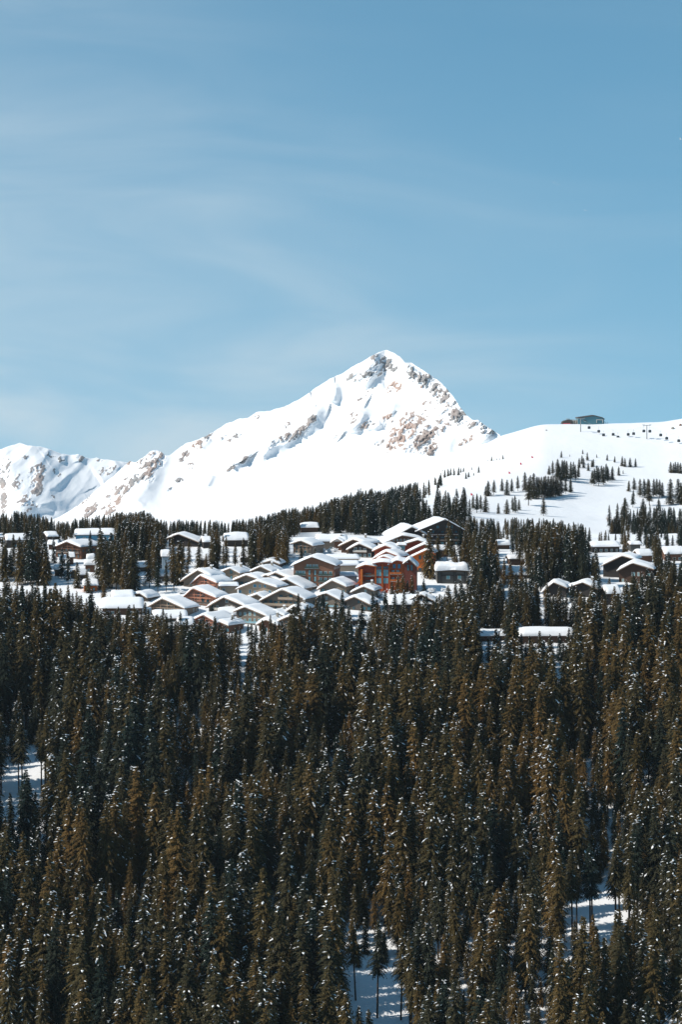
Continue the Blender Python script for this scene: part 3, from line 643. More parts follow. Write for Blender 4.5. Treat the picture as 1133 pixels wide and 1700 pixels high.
# --- orange lodge
def build_lodge():
    base = 984; px = 593; d = gd(px + 45, base); s = d / F
    o = empty('lodge', ((px - CX) * s, d, (HY - base) * s), -math.radians(4), 'bright orange red lodge with tall blue glazing and stepped snow roofs', 'lodge')
    X = lambda p: (p - px) * s
    Z = lambda y: (base - y) * s
    # left tower
    section(o, [(X(592), Z(943)), (X(606), Z(937)), (X(627), Z(940))], 1.5, 9, W['red'], 1.3, ovs=.9, trim=W['orange'], seed=21)
    for y in (950, 962, 972): railing(o, X(602), X(623), 1.49, 1.3, Z(y + 6), W['brown'], M_TRIM)
    for y in (953, 965): window(o, (X(612), 1.5, Z(y + 5.5)), (1, 0), 2.6, 1.9, (0, -1), M_FRAMED, M_GLASSL, 2)
    MB().box(X(599), X(602.6), -1.2, 1.45, -3, Z(945)).build('post', W['orange'], o)  # sunlit left face of the tower, put into this wide post's orange
    MB().prism_y([(X(593), Z(968)), (X(594), Z(968) - .6), (X(604), Z(956) - .3), (X(603), Z(956) + .4)], .2, .6).build('brace', W['orange'], o)
    # glazed middle
    section(o, [(X(619), Z(935)), (X(634), Z(932)), (X(652), Z(934))], .6, 11, W['red'], 1.4, ovs=.8, trim=W['red'], seed=22)
    for i, p in enumerate((629.5, 641)):
        for (y0, y1) in ((945, 957), (959, 969)):
            window(o, (X(p), .6, Z(y1)), (1, 0), 9 * s, (y1 - y0) * s, (0, -1), W['red'], M_GLASSL, 1)
        window(o, (X(p), .6, Z(944.4)), (1, 0), 9 * s, 1.2, (0, -1), W['red'], M_GLASS, 1)
    for p in (624, 635.3, 647): MB().box(X(p) - .2, X(p) + .2, .2, .58, -3, Z(936.5)).build('pillar', W['orange'], o)
    # arched gable
    section(o, [(X(644), Z(938)), (X(659), Z(929)), (X(677), Z(934))], 1.2, 12, W['lodge'], 1.5, ovs=.8, trim=W['red'], seed=23)
    for p in (655, 663): window(o, (X(p), 1.2, Z(944)), (1, 0), 5.5 * s, 8 * s, (0, -1), W['red'], W['blue'], 0)
    for y in (950, 962): 
        railing(o, X(648), X(667), 1.19, 1.3, Z(y + 3), W['orange'], M_TRIM)
        for p in (653, 661): window(o, (X(p), 1.2, Z(y + 3)), (1, 0), 1.5, 1.9, (0, -1), W['red'], M_GLASSL, 1)
    # right gable
    section(o, [(X(670), Z(935)), (X(680), Z(927)), (X(694), Z(940))], .4, 12, W['dred'], 1.2, ovs=.6, trim=M_TRIM, seed=24)
    for p in (678, 684): window(o, (X(p), .4, Z(947)), (1, 0), 1.0, 2.6, (0, -1), M_FRAMED, M_GLASS, 0, 1)
    MB().box(X(600), X(690), 1.9, 9, -5, -.2).build('stone_base', W['stone'], o)
    KEEP.append((593, 926, 694, 976, d)); HOUSES.append(('orange lodge', 593, 694, 926, 984, d))
build_lodge()
G('back red chalet', 'dark red chalet with an arched snow roof, furthest above the orange lodge', (640,905), (619,915), (661,913), 930, 14, 11, 'red', T=1.5, trim=M_TRIMRED, dens=.2)
G('middle red chalet', 'red gable with broad snow curve directly behind the orange lodge', (642,915), (620,928), (666,924), 940, 18, 12, 'red', T=1.5, trim=M_TRIMRED, dens=.2)
G('little red gable', 'little dark red gable set in the snow above the lodge roof', (637,923), (625,929), (653,928), 944, 18, 9, 'red', T=1.0, trim=M_TRIMRED, dens=.1)
S('teal glass tower', 'teal glazed stair tower with a small snow cap among red roofs', 659, 676, 898, 905, 928, 'teal', depth=5, yaw=4, T=1.2, name='glass_tower', cat='tower', dens=1.0, pitch=.05)
G('upper right red roof', 'red roofed house with a long sweeping snow slab below the dark hall', (694,896), (666,905), (712,902), 922, 10, 9, 'red', T=1.3, dens=.1)
G('middle right red roof', 'red house with a slanted snow roof, second below the dark hall', (705,903), (672,919), (716,908), 932, 8, 9, 'red', T=1.3, dens=.1)
G('orange wall house', 'house with a bright orange wall and slanted snow roof beside a tall fir', (710,912), (681,926), (722,918), 950, 10, 9, 'orange', T=1.2, trim=W['orange'], dens=.7)
def build_hall():
    base = 906; px = 740; d = gd(px, base); s = d / F
    o = empty('chalet_hall', ((px - CX) * s, d, (HY - base) * s), -math.radians(-8), 'huge dark chalet with a lopsided snow gable, highest in the village', 'chalet')
    prof = [((690 - px) * s, (base - 882) * s), (0, (base - 862) * s), ((774 - px) * s, (base - 881) * s)]
    wl, wr, un = section(o, prof, 1.5, 26, W['dark'], .9, ovf=1.5, trim=W['dbrown'], seed=31)
    facade(o, wl, wr, 0, un, 1.5, random.Random(5), M_FRAMED, M_GLASS, dens=.8, balcony=(1, 2), railmat=W['dark'])
    X = lambda p: (p - px) * s
    wl, wr, un = section(o, [(X(634), (base - 900) * s), (X(665), (base - 887) * s), (X(700), (base - 893) * s)], -2, 18, W['dbrown'], 1.5, trim=M_TRIM, seed=32)
    for p in (652, 658, 664, 670, 676, 682): window(o, (X(p), -2, (base - 897.5) * s), (1, 0), 1.0, 1.2, (0, -1), M_FRAMEW, M_GLASS, 0)
    section(o, [(X(650), (base - 892) * s), (X(684), (base - 874) * s), (X(718), (base - 892) * s)], 2, 30, W['dark'], 1.3, seed=33)
    KEEP.append((634, 858, 772, 900, d)); HOUSES.append(('huge dark chalet', 634, 774, 860, 906, d))
build_hall()
S('snow lean-to', 'small house with sloping snow roof right of the tall lone fir', 720, 746, 906, 914, 926, 'brown', depth=8, yaw=20, T=1.3, wins=False)
def build_box():
    base = 970; x0, x1 = 725, 780; d = gd(752, base); s = d / F; Wd = (x1 - x0) * s
    o = empty('boxy_chalet', ((x0 - CX) * s, d, (HY - base) * s), 0.05, 'boxy slate grey chalet with two small windows and a very thick snow slab', 'chalet')
    h = (base - 948) * s
    MB().box(.5, Wd - .5, .8, 9.5, -5, h - .32).build('wall', W['slate'], o)
    ro = MB().box(0, Wd, 0, 10.2, h - .3, h).build('roof', M_ROOF, o)
    grid_snow('snow', [(0, h), (Wd / 2, h + .5), (Wd, h)], 0, 10.2, 3.0, 9, M_ROOFSNOW, ro, 24, 12)
    for p in (745, 764): window(o, ((p - x0) * s, .8, (base - 962) * s), (1, 0), 1.7, 1.9, (0, -1), M_FRAMEW, M_GLASSL, 0)
    for p in (728, 733.5, 754, 757, 772.5, 777): MB().box((p - x0) * s - .12, (p - x0) * s + .12, .45, .79, -5, h - .33).build('post', W['dark'], o)
    for a, b in ((734, 753.6), (757.5, 772)): MB().box((a - x0) * s, (b - x0) * s, .5, .78, h - 2.2, h - 1.9).build('beam', W['dark'], o)
    KEEP.append((722, 930, 783, 968, d)); HOUSES.append(('boxy chalet', 722, 783, 930, 970, d))
build_box()
# --- right group
S('flat brown cabin', 'dark brown cabin with a flat snow lid in the right hand forest', 842, 874, 922, 928, 939, 'dbrown', depth=8, T=1.2, wins=False)
S('buried house', 'house swallowed by lumpy snow mounds in the right hand forest', 831, 887, 940, 955, 962, 'dbrown', depth=10, T=1.5, wins=False)
S('hidden snow roof', 'glimpse of a snow roof high in the right hand forest', 824, 849, 898, 905, 912, 'dbrown', depth=8, T=1.6, wins=False)
S('upper long house', 'long dark house with lumpy snow roof at the foot of the ski hill', 979, 1032, 901, 908, 918, 'dark', depth=11, yaw=10, T=1.5, wins=True)
S('little box house', 'little dark box house with a thin snow lid at the hill foot', 1044, 1067, 900, 904, 916, 'slate', depth=7, T=.8, wins=False)
G('twin arch house', 'dark house with an arched snow roof, left of the brown window house', (1034,922), (1000,940), (1056,928), 960, 20, 11, 'dark', T=1.5, dens=.2)
G('brown window house', 'brown house with a pale garage door under a plump snow gable', (1051,934), (1026,948), (1086,944), 968, 14, 11, 'dbrown', T=1.6, dens=.5, frame=M_FRAMEW, glass=M_GLASSL)
S('reddish snow house', 'reddish house with a domed snow roof behind the brown window house', 1056, 1086, 912, 923, 934, 'brown', depth=9, yaw=14, T=1.5, wins=False)
S('right edge house', 'snow roofed house with reddish wall by the right edge', 1101, 1142, 909, 920, 932, 'brown', depth=10, T=1.7, dens=.6)
G('arched forest roof', 'rounded snow arch roof showing between dark right hand firs', (920,966), (900,984), (942,975), 992, 14, 10, 'dark', T=1.7, dens=0, keep=976)
G('dark gable in firs', 'dark triangular gable framed by snow in the right hand forest', (968,966), (944,976), (996,978), 992, 18, 11, 'dark', T=1.5, dens=0, keep=980)
S('dark corner house', 'dark house with rounded snow shoulders next to slim firs', 1002, 1032, 968, 986, 1006, 'dark', depth=10, yaw=12, T=1.5, wins=False, keep=992)
S('long forest roof', 'long low building with a snow roof deep in the right hand forest', 860, 956, 1041, 1056, 1068, 'dbrown', depth=9, yaw=3, T=1.5, wins=False, keep=1060)
S('small forest roof', 'small snow roof peeking out left of the long forest building', 790, 842, 1045, 1056, 1066, 'dbrown', depth=8, yaw=6, T=1.2, wins=False, keep=1057)
# --- scattered in the middle firs
G('dark arch cabin', 'dark cabin with a shallow arched snow roof below the left tree line', (296,886), (276,894), (331,899), 908, 14, 10, 'dark', T=1.2, dens=.1)
S('half roof cabin', 'dark cabin showing a single slanted snow slope below the tree line', 332, 350, 890, 900, 911, 'dark', depth=8, yaw=14, T=1.1, wins=False)
S('snow lump cabin', 'cabin under lumpy snow between firs at the left centre tree line', 369, 413, 885, 897, 908, 'dark', depth=10, yaw=8, T=1.7, wins=False)
S('stacked snow cabin', 'narrow cabin stacked with deep snow between two dark firs', 325, 346, 916, 930, 942, 'dgrey', depth=8, T=1.5, wins=False)
S('hidden white roof', 'small white roof glimpsed behind firs left of the brown hotel', 396, 415, 918, 926, 934, 'dgrey', depth=7, T=1.7, wins=False)
S('pale blue house', 'pale blue shaded house with a snow roof hidden among left firs', 264, 283, 912, 924, 946, 'pblue', depth=8, T=1.5, dens=1.0)
S('small snow shelter', 'small snow topped shelter left of the pale blue house', 221, 247, 931, 942, 950, 'dgrey', depth=7, T=1.5, wins=False)
S('snowy log hut', 'low log hut beneath a deep snow lump under the pale blue house', 256, 282, 945, 957, 966, 'dgrey', depth=7, T=1.5, wins=False)
S('treeline cabin', 'tiny roof white with snow in the firs above the long dormer chalet', 497, 530, 868, 876, 884, 'dbrown', depth=7, T=1.4, wins=False)

# ------------------------------------------------------------------ lift station, pylons, gondolas, markers
def build_station():
    d = 1903; s = d / F; px, base = 965, 702.5
    o = empty('lift_station', ((px - CX) * s, d, (HY - base) * s), 0, 'teal metal clad lift station with a sloping dark roof on the ridge', 'lift station')
    X = lambda p: (p - px) * s
    Z = lambda y: (base - y) * s
    hull = [(X(961), -4), (X(1004), -4), (X(1004), Z(696.5)), (X(1001), Z(694)), (X(988), Z(690.5)), (X(961), Z(694.5))]
    MB().prism_y(hull, 0, 20).build('wall', W['teal'], o)
    roof = [(X(960), Z(694.5)), (X(988), Z(690.6)), (X(1001), Z(694.1)), (X(1005), Z(696.6)), (X(1005), Z(695.4)), (X(1001), Z(692.6)), (X(988), Z(689.2)), (X(960), Z(693.2))]
    MB().prism_y(roof, -.6, 20.6).build('roof', M_FRAMED, o)
    w = MB().box(X(991), X(1002), -.25, -.01, Z(697.4), Z(696.4)).box(X(991), X(992), -.25, -.01, Z(702), Z(697.4)).box(X(1001), X(1002), -.25, -.01, Z(702), Z(697.4))
    fo = w.build('window', M_FRAMEW, o); MB().box(X(992.1), X(1000.9), -.1, -.011, Z(701.6), Z(697.5)).build('pane', M_GLASS, fo)
    fo = MB().box(X(970), X(974.5), -.2, -.01, Z(701.2), Z(698)).build('window', M_FRAMED, o); MB().box(X(970.4), X(974.1), -.26, -.21, Z(700.9), Z(699.3)).build('pane', M_GLASSL, fo)
    # loading hall on the left: domed cover, bull wheel, struts
    m = MB(); prof = [(X(933), -3), (X(951), -3), (X(951), Z(697.5)), (X(946), Z(697)), (X(939), Z(698.3)), (X(935), Z(700.5))]
    m.prism_y(prof, 2, 12).build('loading_hall', M_FRAMED, o)
    b = MB(); b.tube((X(944.5), 4, Z(696)), (X(944.5), 4, Z(695.2)), 1.6, 1.6, 16); b.build('bull_wheel', M_METAL, o)
    MB().box(X(942), X(956), 3.6, 4.4, Z(697), Z(696.5)).build('rail', M_METAL, o)
    for p in (950, 953.5, 957, 960): MB().tube((X(p), 3, -3), (X(p), 3, Z(696.3)), .22, .22, 6).build('pillar', M_FRAMEW, o)
    MB().box(X(952), X(960.5), 5, 11, -3, Z(698)).build('annex', W['stone'], o)
    MB().box(X(936), X(948), 1.2, 1.3, Z(703.5), Z(702.6)).build('safety_fence', M_RED, o)
    for k, (p, h) in enumerate(((1004.5, 699.5), (1007, 700.3), (1009.5, 701))): MB().tube((X(p), 4, -2), (X(p + 1), 4, Z(h)), .2, .15, 5).build('strut', M_METAL, o)
    return o
M_RED = mat_plain('red_plastic', (0.62, 0.03, 0.06), 0.6)
build_station()
def build_pylon(px, base, top, label):
    d = gd(px, base, 1720, 1899); s = d / F; h = (base - top) * s
    o = empty('ropeway_pylon', ((px - CX) * s, d, (HY - base) * s), 0, label, 'pylon', 'ropeway pylons')
    MB().tube((0, 0, -1.5), (0, 0, h), .42, .28, 8).build('mast', M_METAL, o)
    a = MB().box(-2.9, 2.9, -.22, .22, h + .002, h + .4).build('cross_arm', M_METAL, o)
    for x in (-2.6, 2.6):
        m = MB()
        for k in (-.7, -.25, .25, .7): m.tube((x + k, -.35, h + .55), (x + k, -.25, h + .55), .2, .2, 8)
        m.box(x - .95, x + .95, -.24, -.18, h + .42, h + .62); m.build('sheave_train', M_METAL, o)
    return d, o
d1, _ = build_pylon(965, 717, 695.5, 'steel ropeway pylon in front of the lift station')
d2, _ = build_pylon(1075, 729, 706.5, 'steel ropeway pylon among the hanging cabins right of the station')
M_CAB = mat_plain('cabin_shell', (0.05, 0.05, 0.052), 0.5); M_CABG = mat_plain('cabin_glass', (0.04, 0.05, 0.055), 0.3)
def cable_pt(px, near):
    if px < 965: return 695.0 + (965 - px) * .05, d1
    if px <= 1075: t = (px - 965) / 110; y = 695 + 11 * t
    else: t = (px - 1075) / 120; y = 706 + 8 * t
    S4 = (17 if near else 13) * (1 if px <= 1075 else .85)
    return y + 4 * S4 * t * (1 - t), d1 + (d2 - d1) * (px - 965) / 110 - (5 if near else 0)
for near in (False, True):
    m = MB(); prev = None
    for p in np.arange(955, 1196, 6.0):
        y, d = cable_pt(float(p), near); c = P(float(p), y, d)
        if prev is not None: m.tube(prev, c, .035, .035, 4)
        prev = c
    tag(m.build('ropeway_cable', M_METAL), 'nearer of the two sagging steel ropeway cables' if near else 'farther of the two sagging steel ropeway cables', 'cable', 'ropeway cables')
def build_cabin():
    v = []; ring = [(-.95,-.7),(-.7,-.95),(.7,-.95),(.95,-.7),(.95,.7),(.7,.95),(-.7,.95),(-.95,.7)]
    lev = [(-2.0,.7),(-1.75,.95),(-1.1,1.0),(-.2,.95),(0,.75)]
    def shell(z0, z1, k0, k1, mb):
        n = len(mb.v); mb.v += [(x*k0*1.15, y*k0, z0) for x, y in ring] + [(x*k1*1.15, y*k1, z1) for x, y in ring]
        mb.f += [(n+i, n+(i+1)%8, n+8+(i+1)%8, n+8+i) for i in range(8)]
    lo = MB(); shell(-2.1,-1.85,.7,.97,lo); shell(-1.85,-1.1,.97,1.0,lo); lo.f.append(tuple(range(7,-1,-1)))
    gl = MB(); shell(-1.1,-.3,1.0,.95,gl)
    tp = MB(); shell(-.3,0,.95,.7,tp); tp.f.append(tuple(range(8,16)))
    hg = MB().tube((0,.0,0),(0,.5,.5),.07,.07,5).tube((0,.5,.5),(0,.35,2.2),.07,.07,5).tube((0,.35,2.2),(0,0,2.5),.08,.08,5)
    return lo, gl, tp, hg
lo, gl, tp, hg = build_cabin(); cabmesh = None
spots = [(979,0),(995,0),(1003,1),(1019,0),(1027,1),(1044,0),(1053,0),(1070,0),(1080,0),(1098,0),(1108,1),(1128,1)]
where = ['nearest the station','second along from the station','low on the nearer cable, first below the station pylon','mid span on the farther cable','lowest between the two pylons','right of mid span on the farther cable','two places left of the right pylon','just left of the right pylon','just right of the right pylon','second right of the right pylon','low right of the right pylon on the nearer cable','last before the right edge of the photo']
for (px, near), wh in zip(spots, where):
    y, d = cable_pt(px, near); c = P(px, y, d); c.z -= 2.5
    o = empty('gondola_cabin', c, 0, 'dark gondola cabin ' + wh, 'gondola', 'gondola cabins on the ropeway')
    if cabmesh is None:
        parts = [lo.build('shell', M_CAB, o), gl.build('window_band', M_CABG, o), tp.build('roof', M_CAB, o), hg.build('hanger', M_METAL, o)]
        cabmesh = parts
    else:
        for q in cabmesh:
            c2 = q.copy(); COL.objects.link(c2); c2.parent = o
for (px, py), wh in zip([(884,760.5),(865,771.5),(846,786.5),(783,822.5)], ['highest of the row of four','second from the top of the row','third down, above the row of firs','lowest, left of the dense clump of firs']):
    d = gd(px, py, 1420, 1899); s = d / F; c = P(px, py, d)
    o = empty('piste_marker', c, 0, 'red padded post on the ski piste, ' + wh, 'piste marker', 'red posts on the piste')
    MB().tube((0,0,-.5),(0,0,2.0),.07,.07,6).build('pole', M_RED, o)
    m = MB(); m.prism_y([(-.3,.1),(1.0,.1),(.75,1.0),(.1,1.5),(-.35,1.4)], -.35, .35); m.build('pad', M_RED, o)
def boulder(px, py, r, mat, label):
    d = gd(px, py, 1420, 1899); v = []; f = []
    bpyr = np.random.RandomState(int(px)); n = 8; m = 5
    for i in range(m):
        th = math.pi * (i + .5) / m
        for j in range(n):
            k = r * (0.8 + .4 * bpyr.rand()); v.append((k*math.sin(th)*math.cos(2*math.pi*j/n), k*math.sin(th)*math.sin(2*math.pi*j/n), k*.7*math.cos(th)))
    for i in range(m-1): f += [(i*n+j, (i+1)*n+j, (i+1)*n+(j+1)%n, i*n+(j+1)%n) for j in range(n)]
    f += [tuple(range(n)), tuple(range(m*n-1, (m-1)*n-1, -1))]
    o = obj('boulder', mesh_from('boulder', v, f, mat)); o.location = P(px, py, d) + Vector((0,0,r*.3)); tag(o, label, 'boulder')
boulder(1118, 712, 1.5, W['stone'], 'grey boulder sticking out of the snow near the right edge')
boulder(1131, 706.5, 1.3, W['hotel'], 'reddish rock in the snow at the right edge of the photo')
# birds
M_BIRD = mat_plain('pale_feathers', (0.75, 0.72, 0.74), 0.6)
def bird(px, py, d, rz, label):
    v = [(0,-.24,0),(.055,-.08,.05),(.06,.08,.05),(0,.2,.03),(-.06,.08,.05),(-.055,-.08,.05),(.05,-.06,-.05),(-.05,-.06,-.05),(.04,.1,-.04),(-.04,.1,-.04),
         (.35,-.02,.16),(.4,.1,.15),(.75,.12,.08),(-.35,-.02,.16),(-.4,.1,.15),(-.75,.12,.08),(.08,.34,.02),(-.08,.34,.02)]
    f = [(0,1,5),(1,2,4,5),(2,3,4),(0,6,1),(0,5,7),(0,7,6),(6,7,9,8),(1,6,8,2),(5,4,9,7),(8,9,3),(2,8,3),(4,3,9),(1,10,11,2),(10,12,11),(5,4,14,13),(13,14,15),(3,16,17)]
    o = obj('bird', mesh_from('bird', v, f, M_BIRD)); o.location = P(px, py, d); o.rotation_euler = (0.2, 0.35, rz); tag(o, label, 'bird', 'white birds in the sky')
bird(920.8, 303.4, 620, .6, 'tiny white bird gliding in the blue sky, left one of the close pair')
bird(927.4, 306.4, 620, .2, 'tiny white bird gliding in the blue sky, right one of the close pair')
bird(972.5, 349.5, 640, -.4, 'tiny white bird alone in the sky below the pair')
bird(1131, 231, 480, 1.2, 'tiny white bird at the right edge of the sky')

# ------------------------------------------------------------------ trees
def spruce(seed, H, R, cb, nb, dens, snow_n, snow_s=1.0, lean=0.0):
    r = np.random.RandomState(seed)
    tri = []; sn_v = []; sn_f = []
    z = cb * H; crown0 = z; bulge = r.rand(64)
    while z < H - .15:
        t = (z - crown0) / (H - crown0)
        rad = R * ((1 - t) ** .7) * (0.55 + .45 * min(1, t * 6 + .35)) * (0.78 + .44 * bulge[int(t * 63)]) + .1
        for k in range(nb + int(r.rand() * 2)):
            if r.rand() > dens: continue
            az = r.rand() * 2 * math.pi; L = rad * (.42 + .78 * r.rand() ** .8); zb = z + r.rand() * .4
            ca, sa = math.cos(az), math.sin(az); drop = (.28 + .25 * (1 - t)) * (.7 + .6 * r.rand()); up_ = .1 + .35 * t
            ns = max(2, int(L / .42) + 1)
            def pt(s): return np.array([ca * L * s, sa * L * s, zb + L * (up_ * s - drop * s * s * 1.25)])
            for i in range(ns):
                s0 = i / ns + .04; s1 = min(1.08, (i + 1.25) / ns); a = pt(s0); b = pt(s1)
                w = (.22 + .15 * L * (1 - s0) + .12 * r.rand()) * (1.0 if i < ns - 1 else .7)
                side = np.array([-sa, ca, 0]); m = (a * .45 + b * .55)
                dz1, dz2 = -.10 - .2 * r.rand(), -.10 - .2 * r.rand()
                fl = .3 * (r.rand() - .3)
                tri.append((a, b, m + side * w + np.array([ca * fl, sa * fl, dz1]))); tri.append((a, m - side * w + np.array([ca * fl, sa * fl, dz2]), b))
                if r.rand() < .7:      # hanging twigs
                    e = m + np.array([0, 0, -.25 - .4 * r.rand() * (1 - .5 * t)]) + side * (.3 * (r.rand() - .5))
                    tri.append((a, e, b))
            if r.rand() < snow_n:
                for q in range(1 + (r.rand() < .3)):
                    s_ = .35 + .6 * r.rand(); c = pt(s_); g = (pt(min(1.05, s_ + .1)) - pt(s_ - .1)); g /= np.linalg.norm(g)
                    side = np.array([-sa, ca, 0]); l = (.22 + .42 * r.rand()) * snow_s; w = (.11 + .14 * r.rand()) * snow_s; hh = (.06 + .10 * r.rand()) * snow_s
                    c = c + side * (.25 * (r.rand() - .5)) + np.array([0, 0, .04]); n0 = len(sn_v)
                    sn_v += [c - g * l, c + side * w + g*l*.3*(r.rand()-.5), c + g * l, c - side * w, c + np.array([0, 0, hh]) + g * l * .2, c - np.array([0, 0, .05])]
                    sn_f += [(n0+k1, n0+(k1+1) % 4, n0+4) for k1 in range(4)] + [(n0+(k1+1) % 4, n0+k1, n0+5) for k1 in range(4)]
        z += .36 + .16 * r.rand()
    tri.append((np.array([-.12, 0, H - .9]), np.array([.12, 0, H - .9]), np.array([0, 0, H]))); tri.append((np.array([0, -.12, H - .9]), np.array([0, .12, H - .9]), np.array([0, 0, H])))
    cv = np.array(tri).reshape(-1, 3); cf = np.arange(len(cv)).reshape(-1, 3)
    tb = MB(); tb.tube((0, 0, -1.5), (0, 0, H * .55), .0115 * H, .008 * H, 7); tb.tube((0, 0, H * .55), (0, 0, H * .96), .008 * H, .02, 6)
    for k in range(10):                      # dead stubs on the bare stem
        a = r.rand() * 6.28; zz = cb * H * (.35 + .6 * r.rand()); l = .5 + r.rand() * .8
        tb.tube((0, 0, zz), (l * math.cos(a), l * math.sin(a), zz - .25), .035, .012, 3)
    return (np.array(tb.v), tb.f), (cv, cf), (np.array(sn_v).reshape(-1, 3), sn_f)
PROT = []
specs = [(1,27,4.1,.16,10,.95,.03),(2,29,3.7,.20,10,.95,.06),(3,25,4.3,.10,10,.95,.10),(4,28,3.5,.24,9,.92,.045),(5,24,4.1,.08,10,.95,.07),(6,26,3.8,.14,10,.9,.15),(7,30,4.1,.22,10,.95,.025),(8,18,3.6,.04,10,.95,.08),(9,28,3.4,.46,10,.95,.06)]
for sd, H, R_, cb, nb, de, sn in specs:
    (tv, tf), (cv, cf), (sv, sf) = spruce(sd, H, R_, cb, nb, de, sn, 1.2)
    me_t = mesh_from('trunk', tv, tf, M_BARK); me_c = mesh_np('crown', cv, cf, M_NEEDLE, False); me_s = mesh_from('snow_patches', sv, sf, M_TREESNOW)
    nv = [0, len(tv), len(tv) + len(cv)]
    allv = np.concatenate([tv, cv, sv]); 
    allf = [tuple(f) for f in tf] + [tuple(f + nv[1]) for f in cf] + [tuple(np.array(f) + nv[2]) for f in sf]
    mi = [0] * len(tf) + [1] * len(cf) + [2] * len(sf)
    joined = mesh_from('forest_tree', allv, allf, [M_BARK, M_NEEDLE, M_TREESNOW], midx=mi)
    PROT.append((H, R_, cb, me_t, me_c, me_s, bpy.data.objects.new('forest_tree_source', joined)))
def place_tree(name, px, d, H, k, rz, tone, label, cat, group, z=None, wide=1.0):
    Hp, R_, cb, a, b, c, _ = PROT[k]; f = H / Hp
    z = gz(px, d) if z is None else z
    o = empty(name, ((px - CX) * d / F, d, z - .2), rz, label, cat, group); o.rotation_euler = (rnd.gauss(0, .022), rnd.gauss(0, .022), rz); o.scale = (f * wide, f * wide, f)
    for nm, me in (('trunk', a), ('crown', b), ('branch_snow', c)):
        q = obj(nm, me, o); q['tone'] = tone
        if nm == 'branch_snow': q['kind'] = 'stuff'
    return o
def forest(name, label, pts):
    """pts: (px, d, height, prototype, rotation, tone): one body of instanced trees"""
    me = bpy.data.meshes.new(name)
    V = [((p - CX) * d / F, d, gz(p, d) - .2) for p, d, *_ in pts]
    me.from_pydata(V, [], [])
    def at(nm, ty, vals, fld='value'):
        a = me.attributes.new(nm, ty, 'POINT'); a.data.foreach_set(fld, np.asarray(vals).ravel())
    at('size', 'FLOAT', [p[2] / PROT[p[3]][0] for p in pts]); at('pick', 'INT', [p[3] for p in pts]); at('turn', 'FLOAT', [p[4] for p in pts]); at('tone', 'FLOAT', [p[5] for p in pts]); at('leanx', 'FLOAT', rs.randn(len(pts)) * .022); at('leany', 'FLOAT', rs.randn(len(pts)) * .022)
    o = obj(name, me); tag(o, label, kind='stuff')
    g = bpy.data.node_groups.new(name + '_nodes', 'GeometryNodeTree')
    g.interface.new_socket('Geometry', in_out='INPUT', socket_type='NodeSocketGeometry'); g.interface.new_socket('Geometry', in_out='OUTPUT', socket_type='NodeSocketGeometry')
    gi = g.nodes.new('NodeGroupInput'); go = g.nodes.new('NodeGroupOutput')
    iop = g.nodes.new('GeometryNodeInstanceOnPoints'); jn = g.nodes.new('GeometryNodeJoinGeometry')
    srcs = []
    for pr in PROT:
        oi = g.nodes.new('GeometryNodeObjectInfo'); oi.inputs['Object'].default_value = pr[6]; oi.transform_space = 'ORIGINAL'
        gti = g.nodes.new('GeometryNodeGeometryToInstance'); g.links.new(oi.outputs['Geometry'], gti.inputs[0]); srcs.append(gti)
    for gti in reversed(srcs): g.links.new(gti.outputs[0], jn.inputs[0])
    def na(nm, ty):
        n = g.nodes.new('GeometryNodeInputNamedAttribute'); n.data_type = ty; n.inputs['Name'].default_value = nm; return n.outputs['Attribute']
    g.links.new(gi.outputs[0], iop.inputs['Points']); g.links.new(jn.outputs[0], iop.inputs['Instance'])
    iop.inputs['Pick Instance'].default_value = True
    g.links.new(na('pick', 'INT'), iop.inputs['Instance Index'])
    cmb = g.nodes.new('ShaderNodeCombineXYZ'); g.links.new(na('turn', 'FLOAT'), cmb.inputs['Z']); g.links.new(na('leanx', 'FLOAT'), cmb.inputs['X']); g.links.new(na('leany', 'FLOAT'), cmb.inputs['Y'])
    e2r = g.nodes.new('FunctionNodeEulerToRotation'); g.links.new(cmb.outputs[0], e2r.inputs[0]); g.links.new(e2r.outputs[0], iop.inputs['Rotation'])
    g.links.new(na('size', 'FLOAT'), iop.inputs['Scale'])
    g.links.new(iop.outputs[0], go.inputs[0])
    md = o.modifiers.new('trees', 'NODES'); md.node_group = g
    return o
def tone_of(px, d):
    x = (px - CX) * d / F
    return float(np.clip(.13 + 1.0 * (fbm(x / 38 + 3, d / 38, 3) - .22) + rnd.gauss(0, .2), 0, 1))
def hits_keep(px, d, H, k, extra=(), lim=.12):
    s = F / d; R_ = PROT[k][1] * H / PROT[k][0]; cb = PROT[k][2]
    y1 = gpy(px, d); top = y1 - H * s; bot = y1 - H * s * cb; x0, x1 = px - R_ * s * .75, px + R_ * s * .75
    for (a, b, c, e, dk) in list(KEEP) + list(extra):
        if d < dk + 4:
            ox = min(x1, c) - max(x0, a); oy = min(bot, e) - max(top + (bot - top) * .12, b)
            if ox > 0 and oy > 0 and ox * oy > lim * (x1 - x0) * (bot - top) * .25: return True
        elif d < dk + 16 and a < px < c: return True
    return False
CLEAR = [(0,1262,24,1340),(30,1255,84,1312),(150,1272,176,1296),(186,1118,216,1128),(388,1062,438,1080),(480,1376,491,1390),(497,1330,510,1346),
         (572,1618,676,1688),(936,1482,1045,1538),(1066,1250,1084,1300),(1050,1684,1133,1700),(760,1395,780,1425),(814,1354,822,1372),(0,1358,6,1390)]
CLEARD = [(a, b, c, e, gd((a + c) / 2, (b + e) / 2)) for a, b, c, e in CLEAR]
def in_clear_ground(px, d):
    y = gpy(px, d)
    return any(a - 2 < px < c + 2 and b < y < e for a, b, c, e, _ in CLEARD) and rnd.random() < .85
